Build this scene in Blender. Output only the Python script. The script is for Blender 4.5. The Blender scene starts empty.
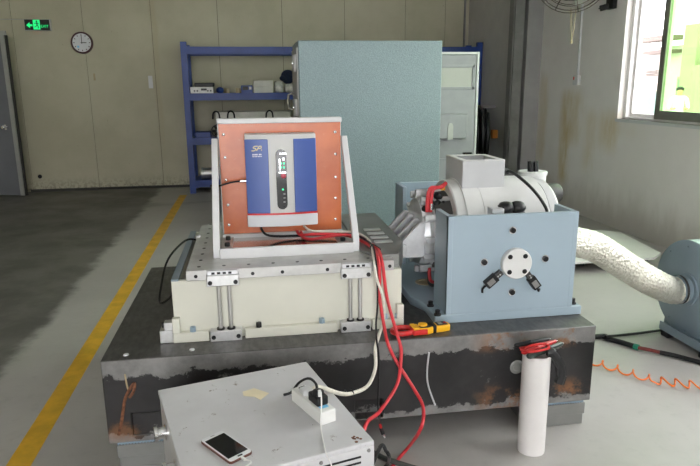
import bpy, bmesh, math, random
from mathutils import Vector, Matrix
random.seed(7)
scene = bpy.context.scene
C = scene.collection

# ------------------------------------------------------------------ camera
FPX, PITCH, ROLL, YAW = 616.389, 0.2338246, -0.00867284, 0.155643288
def _m(r): return Matrix(r)
_cy, _sy, _cp, _sp, _cr, _sr = (math.cos(YAW), math.sin(YAW), math.cos(PITCH),
                                math.sin(PITCH), math.cos(ROLL), math.sin(ROLL))
MC = (_m([[_cr, -_sr, 0], [_sr, _cr, 0], [0, 0, 1]]) @ _m([[1, 0, 0], [0, _cp, -_sp], [0, _sp, _cp]])
      @ _m([[1, 0, 0], [0, 0, -1], [0, 1, 0]]) @ _m([[_cy, -_sy, 0], [_sy, _cy, 0], [0, 0, 1]]))
CAM = Vector((0, 0, 1.5))
def un(x, y, ax, v):
    """point where the sight line of photo pixel (x, y) meets the plane ax = v"""
    d = MC.transposed() @ Vector(((x - 350) / FPX, (y - 233) / FPX, 1))
    i = 'xyz'.index(ax)
    return CAM + d * ((v - CAM[i]) / d[i])
cd = bpy.data.cameras.new('camera'); cam = bpy.data.objects.new('camera', cd); C.objects.link(cam)
cd.sensor_width = 36; cd.lens = FPX / 700 * 36; cd.clip_end = 200
cam.matrix_world = Matrix.Translation(CAM) @ (MC.transposed() @ _m([[1, 0, 0], [0, -1, 0], [0, 0, -1]])).to_4x4()
scene.camera = cam

# ------------------------------------------------------------------ light
w = bpy.data.worlds.new('overcast_sky'); scene.world = w; w.use_nodes = True
bg = w.node_tree.nodes['Background']
bg.inputs[0].default_value = (0.98, 0.985, 1.0, 1); bg.inputs[1].default_value = 6.0
scene.view_settings.view_transform = 'Standard'
scene.view_settings.look = 'None'
scene.view_settings.exposure = 0.55
scene.view_settings.gamma = 1.0
scene.view_settings.use_curve_mapping = False

# ------------------------------------------------------------------ mesh helpers
class MB:
    def __init__(s): s.v = []; s.f = []; s.sm = []; s.mi = []; s.cur = 0
    def add(s, vs, fs, smooth=False):
        b = len(s.v); s.v += [Vector(p) for p in vs]
        for f in fs:
            s.f.append(tuple(b + i for i in f)); s.sm.append(smooth); s.mi.append(s.cur)
        return s
    def box(s, x0, x1, y0, y1, z0, z1, M=None):
        vs = [Vector((x, y, z)) for z in (z0, z1) for x, y in ((x0, y0), (x1, y0), (x1, y1), (x0, y1))]
        if M: vs = [M @ p for p in vs]
        return s.add(vs, [(3, 2, 1, 0), (4, 5, 6, 7), (0, 1, 5, 4), (1, 2, 6, 5), (2, 3, 7, 6), (3, 0, 4, 7)])
    def prism(s, pts, axis, a0, a1):
        """polygon pts (2-D) extruded along axis: x -> (y,z), y -> (x,z), z -> (x,y)"""
        def P(p, a): return {'x': (a, p[0], p[1]), 'y': (p[0], a, p[1]), 'z': (p[0], p[1], a)}[axis]
        n = len(pts); vs = [P(p, a0) for p in pts] + [P(p, a1) for p in pts]
        return s.add(vs, [tuple(range(n)), tuple(range(2 * n - 1, n - 1, -1))] +
                     [(i, (i + 1) % n, n + (i + 1) % n, n + i) for i in range(n)])
    def lathe(s, o, axis, prof, n=32, cap=True, smooth=True):
        """prof = [(distance along axis, radius)] around a line through o"""
        o = Vector(o); a = Vector(axis).normalized()
        t = Vector((0, 0, 1)) if abs(a.z) < .9 else Vector((1, 0, 0))
        u = a.cross(t).normalized(); w_ = a.cross(u)
        ring = []
        for d, r in prof:
            b = len(s.v)
            for k in range(n):
                an = 2 * math.pi * k / n
                s.v.append(o + a * d + (u * math.cos(an) + w_ * math.sin(an)) * r)
            ring.append(b)
        for i in range(len(ring) - 1):
            for k in range(n):
                k2 = (k + 1) % n
                s.f.append((ring[i] + k, ring[i] + k2, ring[i + 1] + k2, ring[i + 1] + k)); s.sm.append(smooth); s.mi.append(s.cur)
        if cap:
            s.f.append(tuple(ring[0] + k for k in range(n))); s.sm.append(False); s.mi.append(s.cur)
            s.f.append(tuple(ring[-1] + k for k in range(n))); s.sm.append(False); s.mi.append(s.cur)
        return s
    def cyl(s, a, b, r, n=20, r2=None):
        a = Vector(a); b = Vector(b); l = (b - a).length
        return s.lathe(a, b - a, [(0, r), (l, r if r2 is None else r2)], n)
    @staticmethod
    def spline(pts, sub):
        pts = [Vector(p) for p in pts]; m = len(pts); o = []
        for i in range(m - 1):
            p0, p1, p2, p3 = (pts[min(max(k, 0), m - 1)] for k in (i - 1, i, i + 1, i + 2))
            for j in range(sub):
                t = j / sub
                o.append(.5 * ((2 * p1) + (p2 - p0) * t + (2 * p0 - 5 * p1 + 4 * p2 - p3) * t * t + (3 * p1 - p0 - 3 * p2 + p3) * t ** 3))
        return o + [pts[-1]]
    def tube(s, pts, r, n=8, sub=6, closed=False):
        pts = [Vector(p) for p in pts]
        P = []
        if sub > 1 and len(pts) > 2:
            m = len(pts); rng = range(m if closed else m - 1)
            for i in rng:
                g = (lambda k: pts[k % m]) if closed else (lambda k: pts[min(max(k, 0), m - 1)])
                p0, p1, p2, p3 = g(i - 1), g(i), g(i + 1), g(i + 2)
                for j in range(sub):
                    t = j / sub
                    P.append(.5 * ((2 * p1) + (p2 - p0) * t + (2 * p0 - 5 * p1 + 4 * p2 - p3) * t * t + (3 * p1 - p0 - 3 * p2 + p3) * t ** 3))
            if not closed: P.append(pts[-1])
        else: P = pts
        N = len(P); rings = []; ref = None
        for i in range(N):
            if closed: d = P[(i + 1) % N] - P[i - 1]
            else: d = P[min(i + 1, N - 1)] - P[max(i - 1, 0)]
            d.normalize()
            if ref is None:
                ref = d.cross(Vector((0, 0, 1)))
                if ref.length < .1: ref = d.cross(Vector((1, 0, 0)))
            u = (ref - d * ref.dot(d)).normalized(); ref = u; w_ = d.cross(u)
            rr = r(i / max(N - 1, 1)) if callable(r) else r
            b = len(s.v); rings.append(b)
            for k in range(n):
                an = 2 * math.pi * k / n
                s.v.append(P[i] + (u * math.cos(an) + w_ * math.sin(an)) * rr)
        for i in range(N if closed else N - 1):
            a, b = rings[i], rings[(i + 1) % N]
            for k in range(n):
                k2 = (k + 1) % n
                s.f.append((a + k, a + k2, b + k2, b + k)); s.sm.append(True); s.mi.append(s.cur)
        if not closed:
            for a in (rings[0], rings[-1]):
                s.f.append(tuple(a + k for k in range(n))); s.sm.append(False); s.mi.append(s.cur)
        return s
    def hexbolt(s, c, axis, r, h): return s.lathe(c, axis, [(0, r), (h * .85, r), (h, r * .85)], 6, True, False)
    def ball(s, c, r, sx=1, sy=1, sz=1, n=16):
        b0 = len(s.v)
        s.lathe((0, 0, 0), (0, 0, 1), [(-math.cos(math.pi * i / 10) * r, max(math.sin(math.pi * i / 10) * r, 1e-4)) for i in range(11)], n, False)
        for i in range(b0, len(s.v)): p = s.v[i]; s.v[i] = Vector((p.x * sx + c[0], p.y * sy + c[1], p.z * sz + c[2]))
        return s
    def build(s, name, mats, parent=None, bevel=0, local=False):
        me = bpy.data.meshes.new(name)
        off = Vector((0, 0, 0))
        o = None
        if parent is not None:
            if not local:
                r = parent
                while r.parent: r = r.parent
                off = Vector(r['_org']) if '_org' in r else Vector((0, 0, 0))
        else:
            xs = [p.x for p in s.v]; ys = [p.y for p in s.v]; zs = [p.z for p in s.v]
            off = Vector(((min(xs) + max(xs)) / 2, (min(ys) + max(ys)) / 2, min(zs)))
        me.from_pydata([p - off for p in s.v], [], s.f)
        for p, sm, mi in zip(me.polygons, s.sm, s.mi): p.use_smooth = sm; p.material_index = mi
        bm = bmesh.new(); bm.from_mesh(me); bmesh.ops.recalc_face_normals(bm, faces=bm.faces); bm.to_mesh(me); bm.free()
        me.set_sharp_from_angle(angle=math.radians(38))
        for m in (mats if isinstance(mats, (list, tuple)) else [mats]): me.materials.append(m)
        o = bpy.data.objects.new(name, me); C.objects.link(o)
        if parent is not None: o.parent = parent
        else: o.location = off; o['_org'] = tuple(off)
        if bevel:
            b = o.modifiers.new('bevel', 'BEVEL'); b.width = bevel; b.segments = 2; b.limit_method = 'ANGLE'; b.angle_limit = math.radians(40)
        return o
def tag(o, label=None, cat=None, group=None, kind=None):
    if label: o['label'] = label
    if cat: o['category'] = cat
    if group: o['group'] = group
    if kind: o['kind'] = kind
    return o
def thing(name, label, cat, loc, rz=0, group=None, kind=None):
    o = bpy.data.objects.new(name, None); o.empty_display_size = .05; C.objects.link(o)
    o.location = loc; o.rotation_euler = (0, 0, rz); o['_org'] = tuple(loc)
    return tag(o, label, cat, group, kind)
def struct(name, mb, mat, label=None, bevel=0): return tag(mb.build(name, mat, None, bevel), label, None, None, 'structure')
def lbl(o, t): o['label'] = t; return o
def part(name, mat, parent, mesh, off=(0, 0, 0), rot=None):
    """another object that shares mesh data"""
    o = bpy.data.objects.new(name, mesh); C.objects.link(o); o.parent = parent; o.location = off
    if rot: o.rotation_euler = rot
    return o

# ------------------------------------------------------------------ materials
class NT:
    def __init__(s, name):
        s.m = bpy.data.materials.new(name); s.m.use_nodes = True; s.t = s.m.node_tree
        s.b = s.t.nodes['Principled BSDF']; s.out = s.t.nodes['Material Output']
        s.tc = s.t.nodes.new('ShaderNodeTexCoord'); s.co = s.tc.outputs['Object']
    def n(s, typ, **k):
        nd = s.t.nodes.new(typ)
        for a, v in k.items(): setattr(nd, a, v)
        return nd
    def set(s, sock, v):
        if hasattr(v, 'links') or isinstance(v, bpy.types.NodeSocket): s.t.links.new(v, sock)
        elif isinstance(v, (tuple, list)) and len(v) == 3 and sock.type == 'RGBA': sock.default_value = (*v, 1)
        else: sock.default_value = v
    def world(s):
        g = s.n('ShaderNodeNewGeometry'); s.co = g.outputs['Position']; return s
    def noise(s, scale, detail=4, rough=.6, co=None, stretch=None):
        nd = s.n('ShaderNodeTexNoise'); nd.inputs['Scale'].default_value = scale
        nd.inputs['Detail'].default_value = detail; nd.inputs['Roughness'].default_value = rough
        c = co or s.co
        if stretch:
            mp = s.n('ShaderNodeMapping'); mp.inputs['Scale'].default_value = stretch; s.t.links.new(c, mp.inputs[0]); c = mp.outputs[0]
        s.t.links.new(c, nd.inputs['Vector']); return nd.outputs['Fac']
    def math(s, op, a, b=0.0, c=None, clamp=False):
        nd = s.n('ShaderNodeMath', operation=op, use_clamp=clamp); s.set(nd.inputs[0], a); s.set(nd.inputs[1], b)
        if c is not None: s.set(nd.inputs[2], c)
        return nd.outputs[0]
    def ramp(s, f, lo, hi, a=0.0, b=1.0):
        nd = s.n('ShaderNodeMapRange'); nd.interpolation_type = 'SMOOTHSTEP'
        s.set(nd.inputs[0], f); s.set(nd.inputs[1], lo); s.set(nd.inputs[2], hi); s.set(nd.inputs[3], a); s.set(nd.inputs[4], b)
        return nd.outputs[0]
    def mix(s, f, a, b):
        nd = s.n('ShaderNodeMix', data_type='RGBA'); s.set(nd.inputs[0], f); s.set(nd.inputs[6], a); s.set(nd.inputs[7], b)
        return nd.outputs[2]
    def xyz(s, co=None):
        nd = s.n('ShaderNodeSeparateXYZ'); s.t.links.new(co or s.co, nd.inputs[0]); return nd.outputs
    def bump(s, h, strength=.3, dist=.01):
        nd = s.n('ShaderNodeBump'); nd.inputs['Strength'].default_value = strength; nd.inputs['Distance'].default_value = dist
        s.set(nd.inputs['Height'], h); s.t.links.new(nd.outputs[0], s.b.inputs['Normal'])
    def fin(s, col, rough=.5, metal=0., spec=None):
        s.set(s.b.inputs['Base Color'], col); s.set(s.b.inputs['Roughness'], rough); s.set(s.b.inputs['Metallic'], metal)
        if spec is not None: s.b.inputs['Specular IOR Level'].default_value = spec
        return s.m
def lin(r, g, b):
    f = lambda c: (c / 255 / 12.92) if c / 255 <= .04045 else ((c / 255 + .055) / 1.055) ** 2.4
    return (f(r), f(g), f(b))
def P(name, col, rough=.5, metal=0., var=.06, scale=9, bump=0., bscale=60, spec=None):
    t = NT(name); f = t.noise(scale)
    c = t.mix(t.ramp(f, .3, .7), tuple(x * (1 - var) for x in col), tuple(min(x * (1 + var), 1) for x in col))
    if bump: t.bump(t.noise(bscale, 2), bump, .004)
    return t.fin(c, rough, metal, spec)
def emit(name, col, st):
    t = NT(name); t.set(t.b.inputs['Base Color'], (0, 0, 0)); t.set(t.b.inputs['Emission Color'], col); t.b.inputs['Emission Strength'].default_value = st
    return t.m
def thin_glass(name, tint, gl=.05):
    t = NT(name); tr = t.n('ShaderNodeBsdfTransparent'); t.set(tr.inputs[0], tint)
    g = t.n('ShaderNodeBsdfGlossy'); g.inputs['Roughness'].default_value = .03
    mx = t.n('ShaderNodeMixShader'); mx.inputs[0].default_value = gl; t.t.links.new(tr.outputs[0], mx.inputs[1]); t.t.links.new(g.outputs[0], mx.inputs[2])
    t.t.links.new(mx.outputs[0], t.out.inputs[0]); return t.m

# concrete floor: pale, with the darker finish of the aisle left of the walkway
t = NT('concrete_floor').world(); X, Y, Z = t.xyz()
n1 = t.noise(.9, 6); n2 = t.noise(14, 6, .7); n3 = t.noise(2.3, 5, .65)
base = t.mix(t.ramp(n1, .3, .7), (.38, .365, .345), (.49, .475, .452))
base = t.mix(t.ramp(n2, .52, .75, 0, .35), base, (.32, .31, .29))
edge = t.math('ADD', X, t.math('MULTIPLY', t.math('SUBTRACT', n3, .5), .28))
aisle = t.ramp(edge, -1.46, -1.34, 1, 0)
base = t.mix(aisle, base, t.mix(t.ramp(n3, .35, .65), (.105, .1, .092), (.165, .158, .145)))
base = t.mix(t.math('MULTIPLY', t.ramp(t.noise(.8, 4, .6, None, (.5, 1.4, 1)), .55, .66, 0, .55), t.ramp(Y, 6.5, 8)), base, (.075, .072, .067))
t.bump(n2, .12, .004)
M_floor = t.fin(base, t.ramp(n1, .3, .7, .42, .62))
# cream wall panels with scuffs and damp marks
t = NT('cream_wall_panel').world(); X, Y, Z = t.xyz()
n1 = t.noise(1.4, 5); n2 = t.noise(22, 4, .7)
c = t.mix(t.ramp(n1, .3, .7), (.42, .39, .28), (.49, .46, .34))
seam = t.math('ABSOLUTE', t.math('SUBTRACT', X, t.math('ADD', -1.33, t.math('MULTIPLY', t.math('SUBTRACT', n1, .5), .15))))
c = t.mix(t.math('MULTIPLY', t.ramp(seam, .015, .075, 1, 0), t.ramp(Z, .3, 1.3, .1, .45)), c, (.40, .33, .2))
low = t.ramp(t.math('ADD', Z, t.math('MULTIPLY', n2, .3)), .12, .42, 1, 0)
c = t.mix(t.math('MULTIPLY', low, t.ramp(n2, .45, .62, 0, .75)), c, (.07, .065, .055))
c = t.mix(t.ramp(n2, .66, .74, 0, .5), c, (.2, .17, .12))
M_wallb = t.fin(c, .55)
# white right wall with ochre damp stains
t = NT('white_plaster').world(); X, Y, Z = t.xyz()
n1 = t.noise(1.2, 5); n2 = t.noise(5, 6, .7, None, (1, 1, .28)); n3 = t.noise(30, 4)
c = t.mix(t.ramp(n1, .3, .7), (.77, .735, .71), (.84, .805, .78))
def streak(yc, wd, z0, z1, s_):
    d = t.math('ABSOLUTE', t.math('SUBTRACT', t.math('ADD', Y, t.math('MULTIPLY', t.math('SUBTRACT', n2, .5), .35)), yc))
    v = t.math('MULTIPLY', t.ramp(d, 0, wd, 1, 0), t.math('MULTIPLY', t.ramp(Z, z0, z0 + .25), t.ramp(Z, z1 - .2, z1, 1, 0)))
    return t.math('MULTIPLY', v, s_)
for a in ((7.12, .2, .2, 1.5, .95), (6.93, .3, .7, 1.5, .5), (6.2, .3, .7, 1.3, .7), (6.55, .2, .4, 1.3, .4), (7.75, .22, .4, 1.7, .45), (5.9, .5, .9, 1.15, .35)):
    c = t.mix(t.math('MULTIPLY', streak(*a), t.ramp(n2, .3, .6, .35, 1)), c, (.60, .47, .24))
c = t.mix(t.math('MULTIPLY', t.ramp(t.math('ADD', Z, t.math('MULTIPLY', n2, .5)), .3, .75, 1, 0), .5), c, (.36, .31, .25))
t.bump(n3, .1, .004)
M_wallr = t.fin(c, .75)
M_grey_wall = P('grey_wall_paint', (.50, .485, .47), .6, var=.05, scale=3)
M_ceil = P('ceiling_white', (.7, .7, .69), .7)
M_dark_gap = P('dark_sealant_and_shadow', (.035, .033, .03), .7)  # sealant in the wall joints, also the colour of the painted door shadow
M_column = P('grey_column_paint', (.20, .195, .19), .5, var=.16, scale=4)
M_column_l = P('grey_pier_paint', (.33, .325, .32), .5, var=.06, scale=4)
# steel seismic block: bare brushed steel, black mill scale left between ragged bands, rust
t = NT('mill_scale_steel').world(); X, Y, Z = t.xyz()
n1 = t.noise(9, 7, .7); n2 = t.noise(3, 5); n3 = t.noise(45, 4, .6, None, (1, .35, 1))
nn = t.noise(11, 10, .7, None, (1, 1, 1.4))
jag = t.math('MULTIPLY', t.math('SUBTRACT', nn, .5), .16)
top = t.ramp(t.math('ADD', Z, jag), .408, .418)
bot = t.ramp(t.math('ADD', Z, jag), .160, .172, 1, 0)
bare = t.math('MAXIMUM', top, bot)
steel = t.mix(t.ramp(n1, .3, .7), (.15, .146, .142), (.25, .245, .238))
scale_c = t.mix(t.ramp(n2, .3, .7), (.012, .0115, .012), (.034, .032, .033))
front = t.mix(bare, scale_c, steel)
rustf = t.math('MULTIPLY', t.ramp(t.noise(6, 6, .7), .47, .6), t.ramp(t.math('ABSOLUTE', t.math('SUBTRACT', X, 1.18)), .15, .34, 1, .0))
rustf = t.math('MULTIPLY', rustf, t.math('MAXIMUM', t.ramp(Z, .385, .43), t.ramp(Z, .19, .27, 1, 0)))
rl = t.math('MULTIPLY', t.math('MULTIPLY', t.ramp(t.math('ABSOLUTE', t.math('ADD', X, .55)), .02, .1, 1, 0), t.ramp(t.math('ABSOLUTE', t.math('SUBTRACT', Z, .18)), .01, .06, 1, 0)), t.ramp(n1, .42, .56))
front = t.mix(t.math('MAXIMUM', rustf, t.math('MULTIPLY', rl, .65), None, True), front, t.mix(n1, (.09, .035, .016), (.36, .17, .07)))
front = t.mix(t.ramp(t.noise(5, 6, .7), .62, .68, 0, .5), front, (.26, .25, .24))
g = t.n('ShaderNodeNewGeometry'); nz = t.xyz(g.outputs['Normal'])[2]
topc = t.mix(t.ramp(n3, .35, .65), (.085, .083, .08), (.125, .122, .118))
topc = t.mix(t.math('MULTIPLY', t.ramp(n1, .5, .7), .35), topc, (.25, .24, .23))
isT = t.math('GREATER_THAN', nz, .5)
col = t.mix(isT, front, topc)
t.bump(n1, .12, .003)
M_block = t.fin(col, t.ramp(n1, .3, .7, .36, .55), t.math('ADD', t.math('MULTIPLY', isT, .35), .25))

M_blue = P('pale_blue_machine_paint', lin(153, 170, 181), .38, var=.03, scale=3)
M_blue_d = P('grey_blue_machine_paint', lin(130, 145, 155), .4, var=.04, scale=3)
M_cream = P('cream_machine_paint', lin(212, 211, 198), .38, var=.03, scale=4)
M_white = P('white_paint', (.62, .62, .625), .4, var=.03)
M_white_pl = P('white_plastic', (.75, .745, .72), .4, var=.02)
M_body = P('off_white_machine_paint', (.66, .66, .645), .42, var=.03)
M_box = P('light_grey_machine_paint', (.5, .505, .51), .45, var=.03)
M_alu = P('brushed_aluminium', (.62, .62, .615), .36, .75, var=.08, scale=30)
M_plate = P('slip_plate_magnesium', (.50, .495, .48), .4, .4, var=.1, scale=14)
M_nose = P('dark_magnesium', (.235, .235, .225), .45, .3, var=.06)
M_steel = P('polished_steel', (.58, .57, .55), .34, .7, var=.05)
M_silver = P('cast_silver', (.62, .625, .64), .36, .5, var=.1, scale=14)
M_black = P('black_rubber', (.012, .012, .013), .5, var=.2)
M_blackp = P('black_plastic', (.012, .012, .013), .4, var=.1, spec=.3)
M_bolt_b = P('blue_zinc_bolt', (.30, .40, .48), .4, .3)
M_red = P('red_cable_jacket', (.60, .035, .045), .38, var=.05)
M_redp = P('red_plastic', (.55, .02, .02), .35, var=.05)
M_whitec = P('white_cable_jacket', (.72, .69, .60), .45, var=.1, scale=40)
M_yel = P('yellow_plastic', (.80, .42, .012), .4, var=.05)
M_shelfb = P('blue_shelf_paint', (.012, .045, .24), .42, var=.12, scale=5)
M_navy = P('navy_cloth', (.01, .02, .05), .8, var=.3)
t = NT('orange_phenolic_board'); f = t.noise(6, 4); f2 = t.noise(40, 4)
c = t.mix(t.ramp(f, .3, .7), (.50, .115, .035), (.58, .155, .05)); c = t.mix(t.ramp(f2, .6, .75, 0, .25), c, (.62, .27, .14))
M_orange = t.fin(c, .28)
t = NT('hammered_blue_grey'); f = t.noise(90, 3, .6); f1 = t.noise(1.4, 4)
c = t.mix(t.ramp(f, .35, .65), tuple(.9 * x for x in lin(130, 147, 153)), tuple(1.1 * x for x in lin(130, 147, 153)))
t.bump(f, .5, .006); M_hammer = t.fin(c, .34)
M_liner = P('grey_door_liner', (.30, .30, .32), .5, var=.04)
t = NT('scuffed_light_grey_paint'); f = t.noise(4, 4); f2 = t.noise(17, 6, .75); f3 = t.noise(60, 3)
c = t.mix(t.ramp(f, .3, .7), (.52, .515, .525), (.59, .585, .595))
c = t.mix(t.math('MULTIPLY', t.ramp(f2, .64, .665), t.ramp(f, .42, .52)), c, (.23, .2, .175))
M_case = t.fin(c, .42)
M_pvc = P('white_pvc', (.73, .70, .685), .38, var=.04, scale=5)
t = NT('foil_duct'); f = t.n('ShaderNodeTexVoronoi'); f.inputs['Scale'].default_value = 62; t.t.links.new(t.co, f.inputs[0])
fn = t.noise(70, 3, .7); h = t.math('ADD', f.outputs[0], fn)
t.bump(h, .8, .011); M_foil = t.fin(t.mix(fn, (.66, .635, .53), (.86, .84, .75)), .3, .6)
M_dblue = P('device_blue', lin(66, 90, 156), .35, var=.03)
M_dgrey = P('device_light_grey', (.53, .53, .515), .4, var=.02)
M_dlow = P('device_lower_grey', (.60, .61, .635), .4, var=.02)
M_gold = P('gold_print', (.48, .42, .25), .4, .3)
M_gloss = P('smoked_gloss_window', (.012, .013, .014), .06, var=.1)
M_led = emit('green_led', (.05, 1, .35), 1.6)
M_ledr = P('red_knob', (.45, .05, .08), .3)
M_chrome = P('chrome', (.85, .85, .86), .12, 1.0)
M_tape = P('masking_tape', (.74, .66, .46), .7, var=.06)
M_phone = P('phone_white', (.75, .76, .78), .25, var=.01)
M_screen = P('phone_glass_black', (.006, .006, .007), .06)
M_copper = P('bronze_phone_case', (.12, .042, .028), .4, var=.05)
M_skyblue = P('socket_blue', (.2, .55, .8), .4)
M_yline = P('yellow_floor_paint', (.74, .43, .03), .5, var=.14, scale=7)
M_orange_t = P('orange_air_tube', (.85, .19, .02), .35)
M_green = P('green_tape', (.02, .22, .14), .5)
M_pinkal = P('window_aluminium', (.78, .75, .74), .4, .1)
M_winsash = P('bronze_sash_aluminium', (.26, .25, .22), .4, .3)
M_gglass = thin_glass('green_tinted_glass', (.66, .86, .58))
M_cglass = thin_glass('clear_glass', (.97, .98, .97))
M_maroon = P('maroon_plastic', (.055, .012, .016), .35)
M_clockf = P('clock_face', (.66, .67, .70), .5, var=.01)
M_signb = P('sign_black', (.006, .008, .007), .3)
M_sign_g = emit('exit_green', (.015, .85, .22), .8)
M_doorp = P('grey_door_paint', (.165, .17, .19), .45, var=.05, scale=3)
M_dooredge = P('door_edge_aluminium', (.42, .42, .40), .4, .3)
M_tan = P('tan_tape_roll', (.42, .34, .21), .6)
M_bag = P('clear_plastic_bag', (.50, .49, .45), .25, var=.3, scale=20, bump=.8, bscale=30)
M_crate = P('translucent_crate', (.50, .49, .43), .35, var=.12, scale=6)
M_rust = P('rust_crust', (.17, .07, .035), .8, var=.4, scale=60, bump=.6, bscale=90)
M_wirecage = P('fan_wire', (.085, .065, .05), .4, .6)
M_orangep = P('orange_plug', (.45, .17, .02), .5)
M_wood = P('bin_white', (.68, .68, .68), .45)
M_motor = P('dark_motor_paint', (.05, .049, .047), .5, var=.2)
M_platform = P('white_steel_platform', (.66, .645, .63), .42, var=.03)
M_facade = P('pale_facade', (.62, .55, .52), .8, var=.05, scale=1)
M_facade2 = P('beige_facade', (.34, .32, .24), .8, var=.05, scale=1)
M_fdark = P('facade_brown_metal', (.16, .12, .11), .7)
M_fgrn = P('facade_shade_green', (.17, .26, .22), .7)
M_ground = P('outdoor_concrete', (.42, .41, .40), .8, var=.1, scale=1)
M_skin = P('skin', (.52, .31, .22), .5); M_shirt = P('white_shirt', (.8, .8, .82), .7); M_trou = P('dark_trousers', (.05, .07, .09), .7)
M_text = P('white_print', (.62, .62, .7), .5)

# ------------------------------------------------------------------ the building
WX, WY = 3.785, 9.78
struct('floor', MB().box(-5, WX, -5.2, WY, -.12, 0), M_floor, 'pale concrete factory floor with a dark worn aisle')
wb = thing('wall_back', 'cream sandwich panel wall with damp marks', None, (0, WY, 0), kind='structure')
MB().box(-5, WX, WY + .012, WY + .12, 0, 4).build('wall_core', M_dark_gap, wb)
js = [-5, -4.22, -3.27, -2.32, -1.37, -.42, .53, 1.48, 2.43, 3.07, WX]
for i in range(len(js) - 1):
    MB().box(js[i] + .003, js[i + 1] - .003, WY, WY + .02, 0, 4).build('wall_panel', M_wallb, wb)
struct('baseboard_back', MB().box(-3.3, 3.36, WY - .015, WY, 0, .035), M_dark_gap, 'dark joint strip along the foot of the cream wall')
# right wall with window openings
W0, W1, WZ0, WZ1 = .4, 6.03, 1.146, 3.2
wr = MB()
wr.box(WX, WX + .2, W1, WY, 0, 4); wr.box(WX, WX + .2, -5.2, W0, 0, 4)
wr.box(WX, WX + .2, W0, W1, 0, WZ0); wr.box(WX, WX + .2, W0, W1, WZ1, 4)
struct('wall_right', wr, M_wallr, 'white plaster wall with ochre damp stains below the window')
struct('wall_left', MB().box(-5.2, -5, -5.2, WY + .12, 0, 4), M_wallb)
wf = MB(); wf.box(-5, -2.6, -5.2, -5.0, 0, 4); wf.box(1.4, WX, -5.2, -5.0, 0, 4); wf.box(-2.6, 1.4, -5.2, -5.0, 3.2, 4)
struct('wall_front', wf, M_wallb)
struct('ceiling', MB().box(-5.2, WX + .2, -5.2, WY + .12, 4, 4.12), M_ceil)
# corner pier with steel column
PX = 3.455
struct('wall_pier', MB().box(PX, WX, 8.0, WY, 0, 4), [M_grey_wall], 'grey projecting pier in the corner beside the blue shelf')
tr = thing('trim_1', 'grey steel column with dark edge gaps on the pier face', None, (3.5, 7.97, 0), kind='structure')
MB().box(3.415, 3.54, 7.90, 8.0, 0, 4).build('column_web', M_column, tr)
MB().box(3.375, 3.385, 7.86, 8.0, 0, 4).build('column_lip', M_column, tr)
for a, b in ((3.385, 3.415), (3.54, 3.575)): MB().box(a, b, 7.99, 8.0, 0, 4).build('column_gap', M_column, tr)
MB().box(3.575, 3.79, 7.87, 8.0, 0, 4).build('column_flange', M_column_l, tr)
struct('trim_2', MB().cyl((3.37, 9.73, 0), (3.37, 9.73, 4), .018, 10), M_column, 'thin grey pipe running up the corner by the shelf')
# window
win = thing('window_1', 'aluminium sliding window with one green tinted sash', None, (WX + .1, (W0 + W1) / 2, WZ0), kind='structure')
fr = MB(); x0, x1 = WX + .06, WX + .15
fr.box(x0, x1, W0, W1, WZ0, WZ0 + .02); fr.box(x0, x1, W0, W1, WZ1 - .05, WZ1); fr.box(x0, x1, W1 - .05, W1, WZ0 + .02, WZ1 - .05); fr.box(x0, x1, W0, W0 + .05, WZ0 + .02, WZ1 - .05)
fr.build('window_frame', M_pinkal, win)
def sash(ya, yb, xa, matf, glass, wd=.05):
    s = MB(); z0, z1 = WZ0 + .02, WZ1 - .05
    s.box(xa, xa + .03, ya, ya + wd, z0, z1); s.box(xa, xa + .03, yb - wd, yb, z0, z1)
    s.box(xa, xa + .03, ya + wd, yb - wd, z0, z0 + wd * 1.1); s.box(xa, xa + .03, ya + wd, yb - wd, z1 - wd, z1)
    o = s.build('sash', matf, win)
    MB().box(xa + .012, xa + .018, ya + wd, yb - wd, z0 + wd * 1.1, z1 - wd).build('pane', glass, o)
ym = un(660, 110, 'x', WX + .1).y
sash(ym - .03, W1 - .05, WX + .105, M_pinkal, M_cglass, .035)
sash(4.25, ym + .04, WX + .07, M_winsash, M_gglass, .075)
sash(2.3, 4.3, WX + .105, M_winsash, M_cglass, .06)
sash(.45, 2.35, WX + .07, M_winsash, M_cglass, .06)
struct('trim_3', MB().box(WX - .012, WX + .06, W0 - .03, W1 + .02, WZ0 - .03, WZ0), M_white, 'white window sill strip')
# door, standing slightly open in the back wall
dl = un(24.5, 196, 'z', 0)
dr = thing('door_1', 'grey flush door with a round knob standing ajar', None, (dl.x, dl.y, .0), math.radians(-14), kind='structure')
MB().box(-.95, -.055, 0, .04, .01, 2.21).build('door_leaf', M_doorp, dr, .002, True)
MB().box(-.055, 0, -.004, .044, .005, 2.215).build('door_edge_strip', M_dooredge, dr, .002, True)
MB().box(0, .022, .02, .06, .005, 2.215).build('door_shadow_strip', M_dark_gap, dr, 0, True)  # dark strip put in for the shadow line beside the leaf edge
k = MB(); k.cyl((-.14, 0, .98), (-.14, -.012, .98), .035); k.cyl((-.14, -.012, .98), (-.14, -.045, .98), .012); k.lathe((-.14, -.04, .98), (0, -1, 0), [(0, .012), (.01, .027), (.03, .03), (.045, .018)], 16)
k.build('knob', M_chrome, dr, 0, True)
fr = MB(); fr.box(-4.35, -4.28, WY - .03, WY - .001, 0, 2.3); fr.box(-3.42, -3.36, WY - .03, WY - .001, 0, 2.3); fr.box(-4.28, -3.42, WY - .03, WY - .001, 2.23, 2.3)
struct('trim_4', fr, M_dooredge, 'metal door frame')
# yellow walkway line
tag(MB().box(-1.052, -.952, -1.5, 9.0, 0, .002).build('floor_marking', M_yline), 'long yellow line painted on the floor along the walkway', 'floor marking')

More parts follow.
